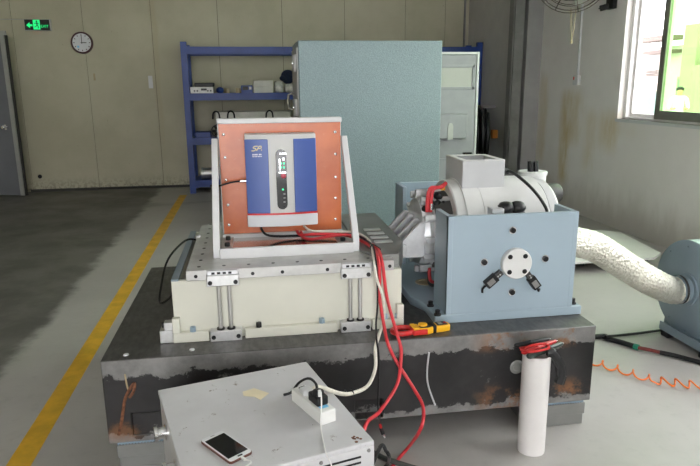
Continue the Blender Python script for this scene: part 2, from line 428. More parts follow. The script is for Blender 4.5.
# ------------------------------------------------------------------ outside the window
struct('ground_outside', MB().box(WX + .2, 40, -30, 45, -.6, -.4), M_ground, 'pale concrete yard')
def FB(x0, x1, y0, y1, z0, z1):
    K = 1.3; zz_ = lambda z: -.4 if z < 0 else 1.5 + (z - 1.5) * K
    return MB().box(x0 * K, x1 * K, y0 * K, y1 * K, zz_(z0), zz_(z1))
fb = thing('building', 'pale building with brown beams seen through the window', 'building', (18, 22, -.4))
FB(13.2, 18, 9, 40, -.4, 2.65).build('wall', M_facade, fb)
FB(13.0, 13.2, 17.0, 17.6, -.4, 3.2).build('pillar', M_facade2, fb)
FB(12.6, 13.2, 9, 17.0, -.4, 2.0).build('annex_wall', M_facade2, fb)
FB(12.6, 13.2, 17.9, 19.7, 2.80, 2.95).build('beam', M_fdark, fb)
FB(12.8, 13.2, 17.9, 19.3, 2.42, 2.52).build('beam', M_fdark, fb)
for i in range(4): FB(13.12, 13.2, 18.95, 19.6, 1.74 + .055 * i, 1.765 + .055 * i).build('louvre_slat', M_fdark, fb)
for (a, b, c_, d) in ((16.5, 17.9, .9, 1.7), (18.6, 19.5, .3, 1.3), (20.6, 22, .6, 1.8)):
    f_ = FB(13.14, 13.2, a, b, c_, d).build('window', M_facade2, fb); FB(13.12, 13.14, a + .08, b - .08, c_ + .08, d - .08).build('pane', M_fgrn, f_)
# person in the yard, white shirt, arms bent in front
pp = un(680.5, 86.5, 'x', 13.2)
ph = pp.z + .4
pr = thing('person', 'person in a white shirt standing in the yard behind the green glass', 'person', (pp.x, pp.y, -.4), math.radians(150))
bm = bpy.data.meshes.new('body')
J = {'pel': (0, 0, .52, .085), 'wst': (0, 0, .62, .085), 'cst': (0, .01, .74, .10), 'shm': (0, .01, .81, .055), 'nck': (0, .01, .855, .033), 'hd0': (0, .015, .895, .05), 'hd1': (0, .02, .945, .058), 'hd2': (0, .015, .985, .035)}
for sd, sg in (('l', -1), ('r', 1)):
    J.update({'hip' + sd: (.055 * sg, 0, .48, .055), 'kne' + sd: (.06 * sg, .01, .27, .038), 'ank' + sd: (.065 * sg, -.005, .045, .026), 'toe' + sd: (.075 * sg, .09, .02, .02),
              'sho' + sd: (.115 * sg, .005, .80, .04), 'elb' + sd: (.15 * sg, .03, .64, .03), 'wri' + sd: (.09 * sg, .16, .63, .02), 'hnd' + sd: (.07 * sg, .21, .64, .024)})
ks = list(J); ix = {k_: i for i, k_ in enumerate(ks)}
E = [('pel', 'wst'), ('wst', 'cst'), ('cst', 'shm'), ('shm', 'nck'), ('nck', 'hd0'), ('hd0', 'hd1'), ('hd1', 'hd2')]
for sd in 'lr': E += [('pel', 'hip' + sd), ('hip' + sd, 'kne' + sd), ('kne' + sd, 'ank' + sd), ('ank' + sd, 'toe' + sd), ('shm', 'sho' + sd), ('sho' + sd, 'elb' + sd), ('elb' + sd, 'wri' + sd), ('wri' + sd, 'hnd' + sd)]
bm.from_pydata([Vector(J[k_][:3]) * ph for k_ in ks], [(ix[a], ix[b]) for a, b in E], [])
po = bpy.data.objects.new('body', bm); C.objects.link(po); po.parent = pr
sk = po.modifiers.new('skin', 'SKIN'); po.modifiers.new('sub', 'SUBSURF').levels = 2; po.modifiers['sub'].render_levels = 2
for i, k_ in enumerate(ks):
    r_ = J[k_][3] * ph; bm.skin_vertices[0].data[i].radius = (r_, r_ * (.75 if k_ in ('cst', 'wst', 'pel') else 1)); bm.skin_vertices[0].data[i].use_root = (k_ == 'pel')
t = NT('person_cloth_and_skin'); zz = t.xyz()[2]; yy = t.xyz()[1]
c = t.mix(t.math('GREATER_THAN', zz, .5 * ph), (.05, .07, .09), (.8, .8, .82)); c = t.mix(t.math('GREATER_THAN', zz, .845 * ph), c, (.52, .31, .22))
c = t.mix(t.math('GREATER_THAN', yy, .1 * ph), c, (.52, .31, .22)); bm.materials.append(t.fin(c, .6))
hm = MB().ball((0, .0 * ph, .955 * ph), .066 * ph, 1, 1.05, .72); hm.build('hair', M_blackp, pr, 0, True)
fc = MB(); fc.ball((0, .082 * ph, .93 * ph), .012 * ph); fc.build('nose', M_skin, pr, 0, True)

# ------------------------------------------------------------------ wall things
# exit sign
sg = thing('exit_sign', 'black emergency exit sign with a green arrow and running figure', 'sign', (-2.915, 9.74, 2.38))
MB().box(-3.095, -2.74, 9.74, WY, 2.304, 2.458).build('housing', M_dooredge, sg, .004)
MB().box(-3.088, -2.757, 9.736, 9.741, 2.312, 2.452).build('face', M_signb, sg)
y_ = 9.733
MB().prism([(-3.065, 2.375), (-3.02, 2.415), (-3.02, 2.388), (-2.985, 2.388), (-2.985, 2.362), (-3.02, 2.362), (-3.02, 2.335)], 'y', y_, 9.736).build('arrow', M_sign_g, sg)
gp = MB().box(-2.975, -2.885, y_, 9.736, 2.318, 2.448).build('figure_panel', M_sign_g, sg)
fg = MB(); a_, b_ = y_ - .002, y_
fg.lathe((-2.925, a_, 2.428), (0, 1, 0), [(0, .011), (.002, .011)], 12)
fg.prism([(-2.935, 2.413), (-2.917, 2.413), (-2.913, 2.375), (-2.928, 2.372)], 'y', a_, b_)
fg.prism([(-2.928, 2.378), (-2.918, 2.375), (-2.94, 2.352), (-2.962, 2.345), (-2.962, 2.354), (-2.945, 2.36)], 'y', a_, b_)
fg.prism([(-2.924, 2.376), (-2.912, 2.376), (-2.902, 2.352), (-2.909, 2.33), (-2.918, 2.333), (-2.913, 2.352)], 'y', a_, b_)
fg.prism([(-2.934, 2.412), (-2.93, 2.402), (-2.951, 2.394), (-2.962, 2.404), (-2.957, 2.408), (-2.949, 2.402)], 'y', a_, b_)
fg.prism([(-2.918, 2.412), (-2.917, 2.402), (-2.903, 2.39), (-2.895, 2.395), (-2.904, 2.404)], 'y', a_, b_)
fg.build('running_figure', M_signb, gp)
def text(s_, size, mat, parent, loc, rot, name='lettering', ext=.0008, shear=0):
    cu = bpy.data.curves.new(name, 'FONT'); cu.body = s_; cu.size = size; cu.extrude = ext; cu.align_x = 'CENTER'; cu.align_y = 'CENTER'; cu.shear = shear
    to = bpy.data.objects.new(name, cu); C.objects.link(to); dg = bpy.context.evaluated_depsgraph_get()
    me = bpy.data.meshes.new_from_object(to.evaluated_get(dg)); bpy.data.objects.remove(to); me.materials.clear(); me.materials.append(mat)
    o = bpy.data.objects.new(name, me); C.objects.link(o); o.parent = parent
    o.location = Vector(loc) - Vector(parent['_org']); o.rotation_euler = rot; return o
text('EXIT', .052, M_sign_g, sg, (-2.825, 9.7345, 2.36), (math.radians(90), 0, 0))
tag(MB().tube([(-5, 9.77, 2.462), (-3.095, 9.77, 2.455)], .006, 6).build('wire_conduit', M_dooredge), 'thin wire running along the cream wall to the exit sign', 'cable')
# clock
cx, cz = -2.352, 2.141
ck = thing('wall_clock', 'round white wall clock with a dark maroon rim', 'clock', (cx, WY, cz))
MB().lathe((cx, WY, cz), (0, -1, 0), [(0, .152), (.03, .152), (.042, .145), (.042, .130), (.03, .128)], 48, False).build('rim', M_maroon, ck)
fo = MB().lathe((cx, WY - .002, cz), (0, -1, 0), [(0, .131), (.022, .131)], 48).build('dial', M_clockf, ck)
for h_ in range(12):
    a = math.radians(30 * h_); MB().box(-.005, .005, WY - .0265, WY - .024, .098, .116, Matrix.Translation((cx, 0, cz)) @ Matrix.Rotation(a, 4, 'Y')).build('hour_mark', M_maroon, fo)
MB().box(cx - .004, cx + .004, WY - .03, WY - .027, cz - .015, cz + .1).build('minute_hand', M_blackp, ck)
MB().box(cx - .015, cx + .065, WY - .033, WY - .03, cz - .005, cz + .005).build('hour_hand', M_blackp, ck)
MB().lathe((cx - .055, WY - .024, cz - .055), (0, -1, 0), [(0, .016), (.002, .016)], 16).build('blue_mark', M_skyblue, ck)
# hook, hole
p = un(94.5, 77, 'y', WY); hk = MB().box(p.x - .012, p.x + .012, WY - .008, WY, p.z - .05, p.z + .05); hk.tube([(p.x, WY - .008, p.z - .03), (p.x, WY - .03, p.z - .04), (p.x, WY - .03, p.z)], .005, 6)
tag(hk.build('wall_hook', M_tan), 'small brown metal hook on the cream wall below the clock', 'hook')
p = un(40, 176.5, 'y', WY); tag(MB().lathe((p.x, WY, p.z), (0, -1, 0), [(0, .03), (.012, .028), (.012, .016), (.004, .015)], 16).build('cable_grommet', M_blackp), 'small black round grommet low on the cream wall', 'grommet')
p = un(150.5, 80, 'y', WY)
tag(MB().box(p.x - .03, p.x + .03, WY - .012, WY, p.z - .12, p.z + .06).build('junction_strip', M_white), 'short white junction strip over the wall seam', 'junction box')
# wall fan
fcx = un(573, -26, 'y', 6.3)
fn_ = thing('wall_fan', 'large wire caged wall fan with a dangling pull cord', 'fan', (WX, fcx.y + .25, fcx.z))
ax = Vector((-.42, -.88, -.12)).normalized(); cc = Vector(fcx); R_ = .375
u = ax.cross(Vector((0, 0, 1))).normalized(); v = u.cross(ax)
def ringpts(c_, r_, n=36): return [c_ + (u * math.cos(2 * math.pi * i / n) + v * math.sin(2 * math.pi * i / n)) * r_ for i in range(n)]
cg = MB()
for r_, d in ((R_, 0), (R_ * .93, .035), (R_ * .82, .06), (R_ * .68, .078), (R_ * .5, .09), (R_ * .3, .098), (R_ * .93, -.035), (R_ * .78, -.06)): cg.tube(ringpts(cc + ax * d, r_), .0042, 5, 1, True)
for k_ in range(10):
    a = 2 * math.pi * k_ / 10 + .1; dd = u * math.cos(a) + v * math.sin(a)
    cg.tube([cc + ax * .1 + dd * .06, cc + ax * .09 + dd * R_ * .5, cc + ax * .06 + dd * R_ * .82, cc + dd * R_, cc - ax * .06 + dd * R_ * .78, cc - ax * .08 + dd * .09], .0042, 5, 3)
cg.build('cage', M_wirecage, fn_)
bl = MB()
for k_ in range(3):
    a0 = 2 * math.pi * k_ / 3
    pts = []
    for rr, da, tw in ((.05, -.3, .02), (.2, -.35, .03), (.32, -.25, .02), (.32, .35, -.02), (.2, .4, -.03), (.05, .4, -.02)):
        pts.append(cc + (u * math.cos(a0 + da) + v * math.sin(a0 + da)) * rr + ax * tw)
    bl.add(pts + [q - ax * .004 for q in pts], [tuple(range(6)), tuple(range(11, 5, -1))] + [(i, (i + 1) % 6, 6 + (i + 1) % 6, 6 + i) for i in range(6)])
bl.build('blades', M_dooredge, fn_)
MB().lathe(cc + ax * .03, -ax, [(0, .05), (.06, .06), (.09, .085), (.22, .08), (.25, .05)], 20).build('motor', M_column, fn_)
MB().tube([cc - ax * .18, cc - ax * .25 + Vector((.05, .05, 0)), Vector((WX, cc.y + .27, cc.z))], .02, 8).build('wall_bracket', M_column, fn_)
q0 = un(571, 8, 'y', cc.y + .05); q1 = un(571.5, 42, 'y', cc.y + .05)
MB().tube([q0, un(571, 25, 'y', cc.y + .05), q1], .004, 6).tube([un(576, 10, 'y', cc.y + .05), un(574, 27, 'y', cc.y + .05), q1], .004, 6).ball(q1, .012, 1, 1, 1.8, 8).build('pull_cord', M_tan, fn_)
a = un(583.5, 0, 'x', WX); b = un(578.5, 78, 'x', WX)
cdn = thing('wall_conduit', 'white conduit running down the stained wall to a small socket', 'conduit', (WX, b.y, b.z))
MB().tube([(WX - .012, a.y, 2.9), (WX - .012, b.y, b.z + .02)], .014, 8).build('pipe', M_white, cdn)
so = MB().box(WX - .04, WX, b.y - .055, b.y + .055, b.z - .08, b.z + .03).build('socket_box', M_white, cdn, .004)
MB().box(WX - .043, WX - .04, b.y + .02, b.y + .045, b.z - .02, b.z + .015).build('red_button', M_redp, so)
p = un(613.5, 3, 'x', WX)
hb = MB().box(WX - .05, WX, p.y - .07, p.y + .06, p.z - .06, p.z + .06); hb.cyl((WX - .05, p.y, p.z - .03), (WX - .12, p.y + .05, p.z - .05), .03); hb.tube([(WX - .1, p.y + .05, p.z - .05), (WX - .09, p.y + .12, p.z - .04)], .008, 6)
tag(hb.build('wall_bracket', M_blackp, None, .006), 'black bracket fixed on the white wall beside the window', 'bracket')

# ------------------------------------------------------------------ blue shelf
SX0, SX1, SY0, SY1 = -.915, 3.435, 9.10, 9.58
sh = thing('storage_rack', 'long blue steel storage rack against the cream wall', 'shelf', (1.2, 9.34, 0))
pm = None
for x in (SX0, 1.2, SX1 - .075):
    for y in (SY0, SY1):
        MB().box(x, x + .085, y, y + .055, 0, 2.115 if y == SY0 else 2.10).build('post', M_shelfb, sh)
for z in (2.05, 1.42, .80, .19):
    for y in (SY0 - .004, SY1 + .012):
        for a, b in ((SX0 + .085, 1.2), (1.285, SX1 - .075)): MB().box(a, b, y, y + .045, z - .10, z).build('beam', M_shelfb, sh)
    for x in (SX0 + .02, SX1 - .05): MB().box(x, x + .03, SY0 + .055, SY1, z - .08, z - .03).build('side_beam', M_shelfb, sh)
    if z < 2: 
        for a, b in ((SX0 + .05, 1.24), (1.25, SX1 - .04)): MB().box(a, b, SY0 + .042, SY1 + .01, z - .03, z - .005).build('deck', M_shelfb, sh)
def shx(px, y=9.2): return un(px, 88, 'y', y).x
Z2, Z3, Z4 = 1.415, .795, .185
def inst(x0, x1, h, z):
    r = thing('bench_instrument', 'flat white bench instrument with knobs on the blue rack', 'instrument', ((x0 + x1) / 2, 9.3, z))
    MB().box(x0, x1, 9.2, 9.42, z - .002, z + h).build('housing', M_dooredge, r, .006)
    MB().box(x0 + .15, x0 + .23, 9.197, 9.2, z + h * .45, z + h * .75).build('display', M_blackp, r)
    for xx in (x0 + .06, x0 + .1, x1 - .08, x1 - .04): MB().cyl((xx, 9.2, z + h * .4), (xx, 9.185, z + h * .4), .012, 10).build('knob', M_blackp, r)
inst(shx(190), shx(213.5), .095, Z2)
tag(MB().box(shx(194.5), shx(214), 9.22, 9.40, Z2 + .0945, Z2 + .15).build('black_case', M_blackp, None, .012), 'flat black case lying on top of the bench instrument', 'case')
tag(MB().ball(((shx(215) + shx(224)) / 2, 9.3, Z2 + .043), .066, .86, 1, .72, 12).build('blue_pouch', M_shelfb), 'small dark blue pouch beside the bench instrument', 'pouch')
for a, b, l in ((224.5, 229, 'tan tape roll next to the blue pouch'), (236, 240, 'tan tape roll next to the blue meter box')):
    c_ = (shx(a) + shx(b)) / 2; tag(MB().lathe((c_, 9.3, Z2 - .003), (0, 0, 1), [(0, .02), (0, .036), (.075, .036), (.075, .02), (0, .02)], 20, False).build('tape_roll', M_tan), l, 'tape roll', 'tape rolls on the rack')
r = thing('meter_box', 'small blue meter box with a dark display on the rack', 'instrument', (shx(247), 9.3, Z2))
MB().box(shx(241), shx(252.5), 9.22, 9.38, Z2 - .003, Z2 + .11).build('housing', M_shelfb, r, .006)
MB().box(shx(242.5), shx(248), 9.216, 9.22, Z2 + .045, Z2 + .095).build('display', M_blackp, r); MB().box(shx(249), shx(251.5), 9.216, 9.22, Z2 + .05, Z2 + .09).build('label_plate', M_white, r)
for i, l in ((0, 'white carton at the bottom of the pair on the rack'), (1, 'white carton stacked on another carton on the rack')):
    o = tag(MB().box(shx(253.5), shx(273), 9.2, 9.42, Z2 - .003 + .09 * i, Z2 + .085 + .09 * i).build('carton', M_crate, None, .004), l, 'box', 'cartons on the rack')
tag(MB().box(shx(274.5), shx(283), 9.2, 9.36, Z2 - .003, Z2 + .17).build('plastic_bag', M_bag, None, .03), 'crumpled clear plastic bag beside the white cartons', 'bag')
tag(MB().box(shx(285), shx(295), 9.2, 9.38, Z2 - .003, Z2 + .13).build('bagged_part', M_bag, None, .04), 'rounded clear plastic bag under the navy cloth', 'bag')
nc = MB().ball((shx(288.5), 9.3, Z2 + .226), .12, .85, .8, .85, 14); nc.ball((shx(284), 9.26, Z2 + .205), .06, 1, 1, .7, 10)
tag(nc.build('navy_cloth', M_navy), 'bundled navy blue cloth on top of a plastic bag', 'cloth')
# third level
def z3(py): return un(215, py, 'y', 9.25).z
cr = thing('equipment_crate', 'long translucent crate with black handles on the rack', 'crate', (shx(250), 9.3, Z3))
MB().box(shx(213.5), shx(290), 9.22, 9.5, Z3 - .003, Z3 + .36).build('box', M_crate, cr, .01)
for px in (214.5, 229.5, 268.5):
    x = shx(px); MB().tube([(x - .05, 9.22, Z3 + .26), (x - .04, 9.2, Z3 + .34), (x, 9.2, Z3 + .37), (x + .04, 9.2, Z3 + .34), (x + .05, 9.22, Z3 + .26)], .012, 6).build('handle', M_blackp, cr)
x = shx(215.5); ff = thing('cooling_fan', 'round black cooling fan leaning on the crate in the rack', 'fan', (x, 9.17, Z3))
MB().lathe((x, 9.165, Z3 + .0925), (0, 1, 0), [(0, .095), (.045, .095), (.045, .08), (0, .08), (0, .095)], 28, False).build('housing', M_blackp, ff)
MB().lathe((x, 9.18, Z3 + .0925), (0, 1, 0), [(0, .03), (.02, .035)], 16).build('hub', M_motor, ff)
for i in range(6): MB().box(.03, .08, -.004, .004, -.02, .02, Matrix.Translation((x, 9.19, Z3 + .0925)) @ Matrix.Rotation(i * math.pi / 3, 4, 'Y') @ Matrix.Rotation(.6, 4, 'X')).build('blade', M_blackp, ff)
bx0 = shx(192.5); tag(MB().box(bx0, shx(208.2), 9.16, 9.4, Z3 - .003, Z3 + .085).build('blue_tray', M_shelfb, None, .01), 'shallow blue tray beside the black cooling fan', 'tray')
c_ = MB(); xa, xb = shx(196), shx(216); c_.lathe((xa, 9.26, Z4 + .087), (1, 0, 0), [(0, .088), (.03, .088), (.035, .08), (xb - xa - .03, .08), (xb - xa - .025, .088), (xb - xa, .088)], 24)
tag(c_.build('metal_canister', M_alu), 'silver metal canister lying on the bottom level of the rack', 'canister')
x = shx(209); tag(MB().tube([(x + .05, 9.085, Z3 - .003), (x + .03, 9.083, .55), (x, 9.085, .35), (x + .02, 9.15, Z4 + .15), (x + .05, 9.17, Z4 + .178)], .008, 6).build('hanging_cable', M_blackp), 'black cable hanging from the rack over the silver canister', 'cable')
# hanging cable bundle by the pier
hcb = thing('cable_bundle', 'tangled bundle of black cables with an orange plug hung beside the pier', 'cables', (3.3, 8.6, 1.1))
hx, hy = 3.25, 8.55
for i in range(14):
    w_ = random.uniform(.05, .09); top_z = random.uniform(1.1, 1.22); bz = random.uniform(.3, .7); ox = random.uniform(-.07, .05); oy = random.uniform(-.25, .25)
    pts = [(hx + ox + w_ * .6 * math.sin(a) * (1 if math.cos(a) > 0 else .8), hy + oy + w_ * 2.0 * math.sin(a), (top_z + bz) / 2 + (top_z - bz) / 2 * math.cos(a)) for a in [2 * math.pi * k_ / 12 for k_ in range(12)]]
    MB().tube(pts, .023, 6, 3, True).build('cable', M_blackp, hcb)
MB().tube([(hx + .01 + .09 * math.sin(a), hy + .22 * math.sin(a), 1.0 + .22 * math.cos(a)) for a in [2 * math.pi * k_ / 12 for k_ in range(12)]], .012, 6, 3, True).build('red_cable', M_maroon, hcb)
p = un(494.5, 134, 'y', 8.4); MB().box(p.x - .04, p.x + .04, 8.37, 8.45, p.z - .06, p.z + .06).build('orange_plug', M_orangep, hcb, .01)
MB().box(hx - .02, PX + .003, hy - .03, hy + .03, 1.18, 1.22).build('peg', M_column, hcb)

# ------------------------------------------------------------------ blue grey cabinet with open door
cb = thing('test_cabinet', 'tall blue grey cabinet with its white lined door swung open', 'cabinet', (1.16, 6.38, 0))
CX0, CX1, CY0, CY1 = .465, 1.862, 6.0, 6.763
MB().box(CX0, CX1, CY0, CY1, .0, 1.92).build('body', M_hammer, cb, .008)
MB().box(CX0 - .012, CX0 + .002, CY0 + .06, CY1 - .05, .1, 1.86).build('side_panel', M_dooredge, cb, .003)
for z in (1.72, 1.3): 
    l_ = MB().box(CX0 - .035, CX0 - .01, CY0 + .12, CY0 + .3, z - .08, z + .08).build('access_plate', M_white, cb, .004)
    MB().cyl((CX0 - .036, CY0 + .2, z), (CX0 - .05, CY0 + .2, z), .02, 12).build('lock', M_chrome, l_)
for z in (1.42, 1.15): MB().tube([(CX0 - .01, CY0 + .5, z), (CX0 - .07, CY0 + .5, z), (CX0 - .07, CY0 + .5, z - .14), (CX0 - .01, CY0 + .5, z - .14)], .012, 8, 2).build('handle', M_chrome, cb)
dz0, dz1, dx1 = .12, 1.855, 2.52
do = MB().box(CX1 + .005, dx1, 6.765, 6.84, dz0, dz1).build('door', M_hammer, cb, .006)
MB().box(CX1 + .02, dx1 - .03, 6.745, 6.766, dz0 + .03, dz1 - .03).build('liner', M_liner, do, .006)
g_ = MB(); a, b = 6.738, 6.768
g_.box(dx1 - .026, dx1, a, b, dz0, dz1); g_.box(CX1 + .005, dx1 - .026, a, b, dz1 - .026, dz1); g_.box(CX1 + .005, dx1 - .026, a, b, dz0, dz0 + .026)
g_.build('gasket', M_white, do, .004)
def dpx(px, py): return un(px, py, 'y', 6.745)
p0, p1 = dpx(445, 65), dpx(474, 89.5); wfm = MB()
wfm.box(p0.x - .1, p1.x, 6.73, 6.747, p0.z - .03, p0.z); wfm.box(p0.x - .1, p1.x, 6.73, 6.747, p1.z, p1.z + .03); wfm.box(p1.x - .03, p1.x, 6.73, 6.747, p1.z, p0.z); wfm.box(p0.x - .1, p0.x - .07, 6.73, 6.747, p1.z, p0.z)
wo = wfm.build('window_frame', M_liner, do, .003)
t = NT('ribbed_pocket'); wv = t.n('ShaderNodeTexWave'); wv.inputs['Scale'].default_value = 30; t.t.links.new(t.co, wv.inputs[0]); t.bump(wv.outputs[0], .3, .004)
MB().box(p0.x - .07, p1.x - .03, 6.741, 6.746, p1.z + .03, p0.z - .03).build('window_panel', t.fin((.40, .395, .37), .4), do)
p0, p1 = dpx(442, 114), dpx(464.5, 138)
MB().box(p0.x - .12, p1.x, 6.66, 6.746, p1.z, p0.z).build('storage_pocket', M_liner, do, .012)
p2 = dpx(448, 130); MB().prism([(p2.x - .03, p2.z - .1), (p2.x + .03, p2.z - .1), (p2.x + .03, p2.z + .05), (p2.x + .015, p2.z + .08), (p2.x - .015, p2.z + .08), (p2.x - .03, p2.z + .05)], 'y', 6.652, 6.661).build('pocket_cutout', M_dooredge, do)
p3 = dpx(466, 154); MB().box(p3.x - .04, p3.x + .06, 6.72, 6.746, p3.z - .02, p3.z + .02).build('latch', M_blackp, do)
MB().box(dpx(442, 157).x - .1, dpx(470, 157).x, 6.725, 6.746, dz0 + .1, dpx(450, 158).z).build('lower_pocket', M_liner, do, .01)

# ------------------------------------------------------------------ steel seismic block
bk = thing('seismic_block', 'long rusty steel block carrying the vibration test machines', 'block', (.41, 2.94, 0))
BX0, BX1, BY0, BY1, BZ0, BZ1 = -.61, 1.435, 2.30, 3.58, .132, .485
pocketA = (-.515, -.315, .160, .257, .010); pocketB = (.376, .495, .140, .226, .05)
xs_ = sorted([BX0, BX1, pocketA[0], pocketA[1], pocketB[0], pocketB[1]]); zs_ = sorted([BZ0, BZ1, pocketA[2], pocketA[3], pocketB[2], pocketB[3]])
bv, bfc, bi = [], [], {}
def bvx(x, y, z):
    k_ = (round(x, 5), round(y, 5), round(z, 5))
    if k_ not in bi: bi[k_] = len(bv); bv.append(k_)
    return bi[k_]
def bq(*ps): bfc.append(tuple(bvx(*p) for p in ps))
for xa, xb in zip(xs_, xs_[1:]):
    for za, zb in zip(zs_, zs_[1:]):
        pk = next((p for p in (pocketA, pocketB) if p[0] <= (xa + xb) / 2 <= p[1] and p[2] <= (za + zb) / 2 <= p[3]), None)
        y = BY0 + (pk[4] if pk else 0); bq((xa, y, za), (xb, y, za), (xb, y, zb), (xa, y, zb))
for (x0, x1, z0, z1, dp) in (pocketA, pocketB):
    zz_ = [z for z in zs_ if z0 <= z <= z1]; xx_ = [x for x in xs_ if x0 <= x <= x1]
    for x in (x0, x1):
        for za, zb in zip(zz_, zz_[1:]): bq((x, BY0, za), (x, BY0 + dp, za), (x, BY0 + dp, zb), (x, BY0, zb))
    for z in (z0, z1):
        for xa, xb in zip(xx_, xx_[1:]): bq((xa, BY0, z), (xb, BY0, z), (xb, BY0 + dp, z), (xa, BY0 + dp, z))
for z in (BZ0, BZ1): bfc.append(tuple([bvx(x, BY0, z) for x in xs_] + [bvx(BX1, BY1, z), bvx(BX0, BY1, z)]))
for x in (BX0, BX1): bfc.append(tuple([bvx(x, BY0, z) for z in zs_] + [bvx(x, BY1, BZ1), bvx(x, BY1, BZ0)]))
bq((BX0, BY1, BZ0), (BX1, BY1, BZ0), (BX1, BY1, BZ1), (BX0, BY1, BZ1))
MB().add(bv, bfc).build('body', M_block, bk, .004)
MB().box(pocketA[0] + .004, pocketA[1] - .004, BY0 + .004, BY0 + .011, pocketA[2] + .001, pocketA[3] - .006).build('welded_patch', M_block, bk, .001)
for x0, x1 in ((-.585, -.30), (.05, .30), (1.16, 1.425)):
    for y0 in (2.33, 3.20):
        MB().box(x0, x1, y0, y0 + .3, 0, .052).build('foot_plate', M_nose, bk, .003)
        MB().box(x0 - .004, x1 + .004, y0 - .006, y0 + .3, .053, .108).build('foot_plate', M_nose, bk, .003)
        rb = MB().box(x0, x1, y0 + .003, y0 + .29, .108, .134)
        n_ = int((x1 - x0) / .012)
        for i in range(n_): rb.box(x0 + .012 * i, x0 + .012 * i + .006, y0 - .003, y0 + .004, .108, .122)
        rb.build('rubber_pad', M_bolt_b, bk)
# welded hook wire, spot marks, shallow slots on the front face
def bf(px, py, d=0.0): p = un(px, py, 'y', BY0); return (p.x, BY0 - d, p.z)
MB().tube([bf(119, 434, .006), bf(122, 420, .007), bf(125, 400, .007), bf(129, 390, .008), bf(133, 384, .01), bf(135, 383, .01), bf(134, 390, .012), bf(130, 396, .012)], .0065, 6).build('rusty_wire', M_rust, bk)
MB().tube([bf(125, 374, .002), bf(127, 384, .004), bf(129, 391, .004)], .0035, 5).build('rusty_wire', M_tan, bk)
a = bf(428, 352); MB().tube([bf(429, 352, .001), bf(427, 370, .001), bf(428, 385, .001), bf(435, 405, .001)], .004, 5).build('weld_drip', M_silver, bk)
a = bf(517, 367); MB().lathe((a[0], BY0, a[2]), (0, -1, 0), [(0, .032), (.003, .028), (.003, .018), (.001, .016)], 20).build('threaded_hole', M_nose, bk)
for p in ((126, 355), (192, 350)): 
    q = un(*p, 'z', BZ1); MB().lathe((q.x, q.y, BZ1 - .001), (0, 0, 1), [(0, .011), (.005, .01), (.005, .005)], 14).build('threaded_hole', M_silver, bk)

# ------------------------------------------------------------------ slip table
st = thing('slip_table', 'cream slip table with a drilled metal top plate on guide rods', 'machine', (.13, 2.9, BZ1))
B = BZ1 - .001; TX0, TX1, TY0, TY1, TZ = -.347, .607, 2.455, 3.33, .742
body = MB(); 
body.box(TX0, TX1, TY0, TY0 + .025, B, TZ); body.box(TX0, TX0 + .03, TY0 + .025, TY1, B, TZ - .004); body.box(TX1 - .025, TX1, TY0 + .025, TY1, B, TZ); body.box(TX0 + .03, TX1 - .025, TY1 - .025, TY1, B, TZ)
body.box(TX0 + .03, TX1 - .025, TY0 + .025, TY1 - .025, B, TZ - .05)
body.build('body', M_cream, st, .003)
MB().box(TX0, TX0 + .03, TY0, TY1, TZ - .004, TZ + .006).build('edge_rail', M_blue_d, st, .002)
for a, b in ((-.352, -.208), (-.063, .325), (.475, .612)): MB().box(a, b, 2.428, TY0 + .002, B, B + .042).build('foot_flange', M_cream, st, .003)
MB().box(-.352, -.322, 2.428, TY0 + .002, B + .042, B + .105).build('foot_lug', M_cream, st, .003)
MB().box(.582, .612, 2.428, TY0 + .002, B + .042, B + .105).build('foot_lug', M_cream, st, .003)
for px, py, m in ((193, 331, M_bolt_b), (259, 327, M_blackp), (322, 323.5, M_bolt_b), (385, 320, M_bolt_b), (398, 312, M_bolt_b)):
    q = un(px, py, 'y', 2.44); MB().hexbolt((q.x, TY0 - .012, B + .04), (0, 0, 1), .013, .022).build('bolt', m, st)
MB().box(-.405, -.352, 2.435, 2.5, B, B + .055).build('alignment_block', M_alu, st, .003)
MB().box(-.385, -.345, 2.43, 2.47, B + .055, B + .09).build('alignment_block', M_alu, st, .003)
MB().cyl((-.38, 2.45, B + .075), (-.395, 2.45, B + .075), .012, 12).build('adjusting_screw', M_blackp, st)
for gx in (-.139, .4025):
    lo = MB().box(gx - .064, gx + .064, 2.415, TY0 + .002, B, B + .046).build('lower_guide_block', M_alu, st, .003)
    up = MB().box(gx - .064, gx + .064, 2.40, 2.425, .726, .772).build('upper_guide_block', M_alu, st, .003)
    MB().box(gx - .06, gx + .06, 2.403, 2.432, .772, .790).build('clamp_strip', M_silver, st, .002)
    for i in range(4): MB().box(gx - .035 + .022 * i - .008, gx - .035 + .022 * i + .005, 2.4015, 2.404, .776, .785).build('clamp_slot', M_blackp, st)
    for dx in (-.021, .021):
        MB().cyl((gx + dx, 2.437, B + .046), (gx + dx, 2.437, .745), .0085, 16).build('guide_rod', M_steel, st)
        MB().lathe((gx + dx, 2.437, B + .044), (0, 0, 1), [(0, .017), (.008, .016), (.008, .009)], 16).build('rod_seal', M_blackp, st)
    for dx in (-.05, .05):
        MB().lathe((gx + dx, 2.4155, B + .02), (0, -1, 0), [(0, .009), (.004, .009), (.004, .005), (.001, .005)], 12).build('screw', M_blackp, st)
        MB().lathe((gx + dx, 2.4005, .742), (0, -1, 0), [(0, .009), (.004, .009), (.004, .005), (.001, .005)], 12).build('screw', M_blackp, st)
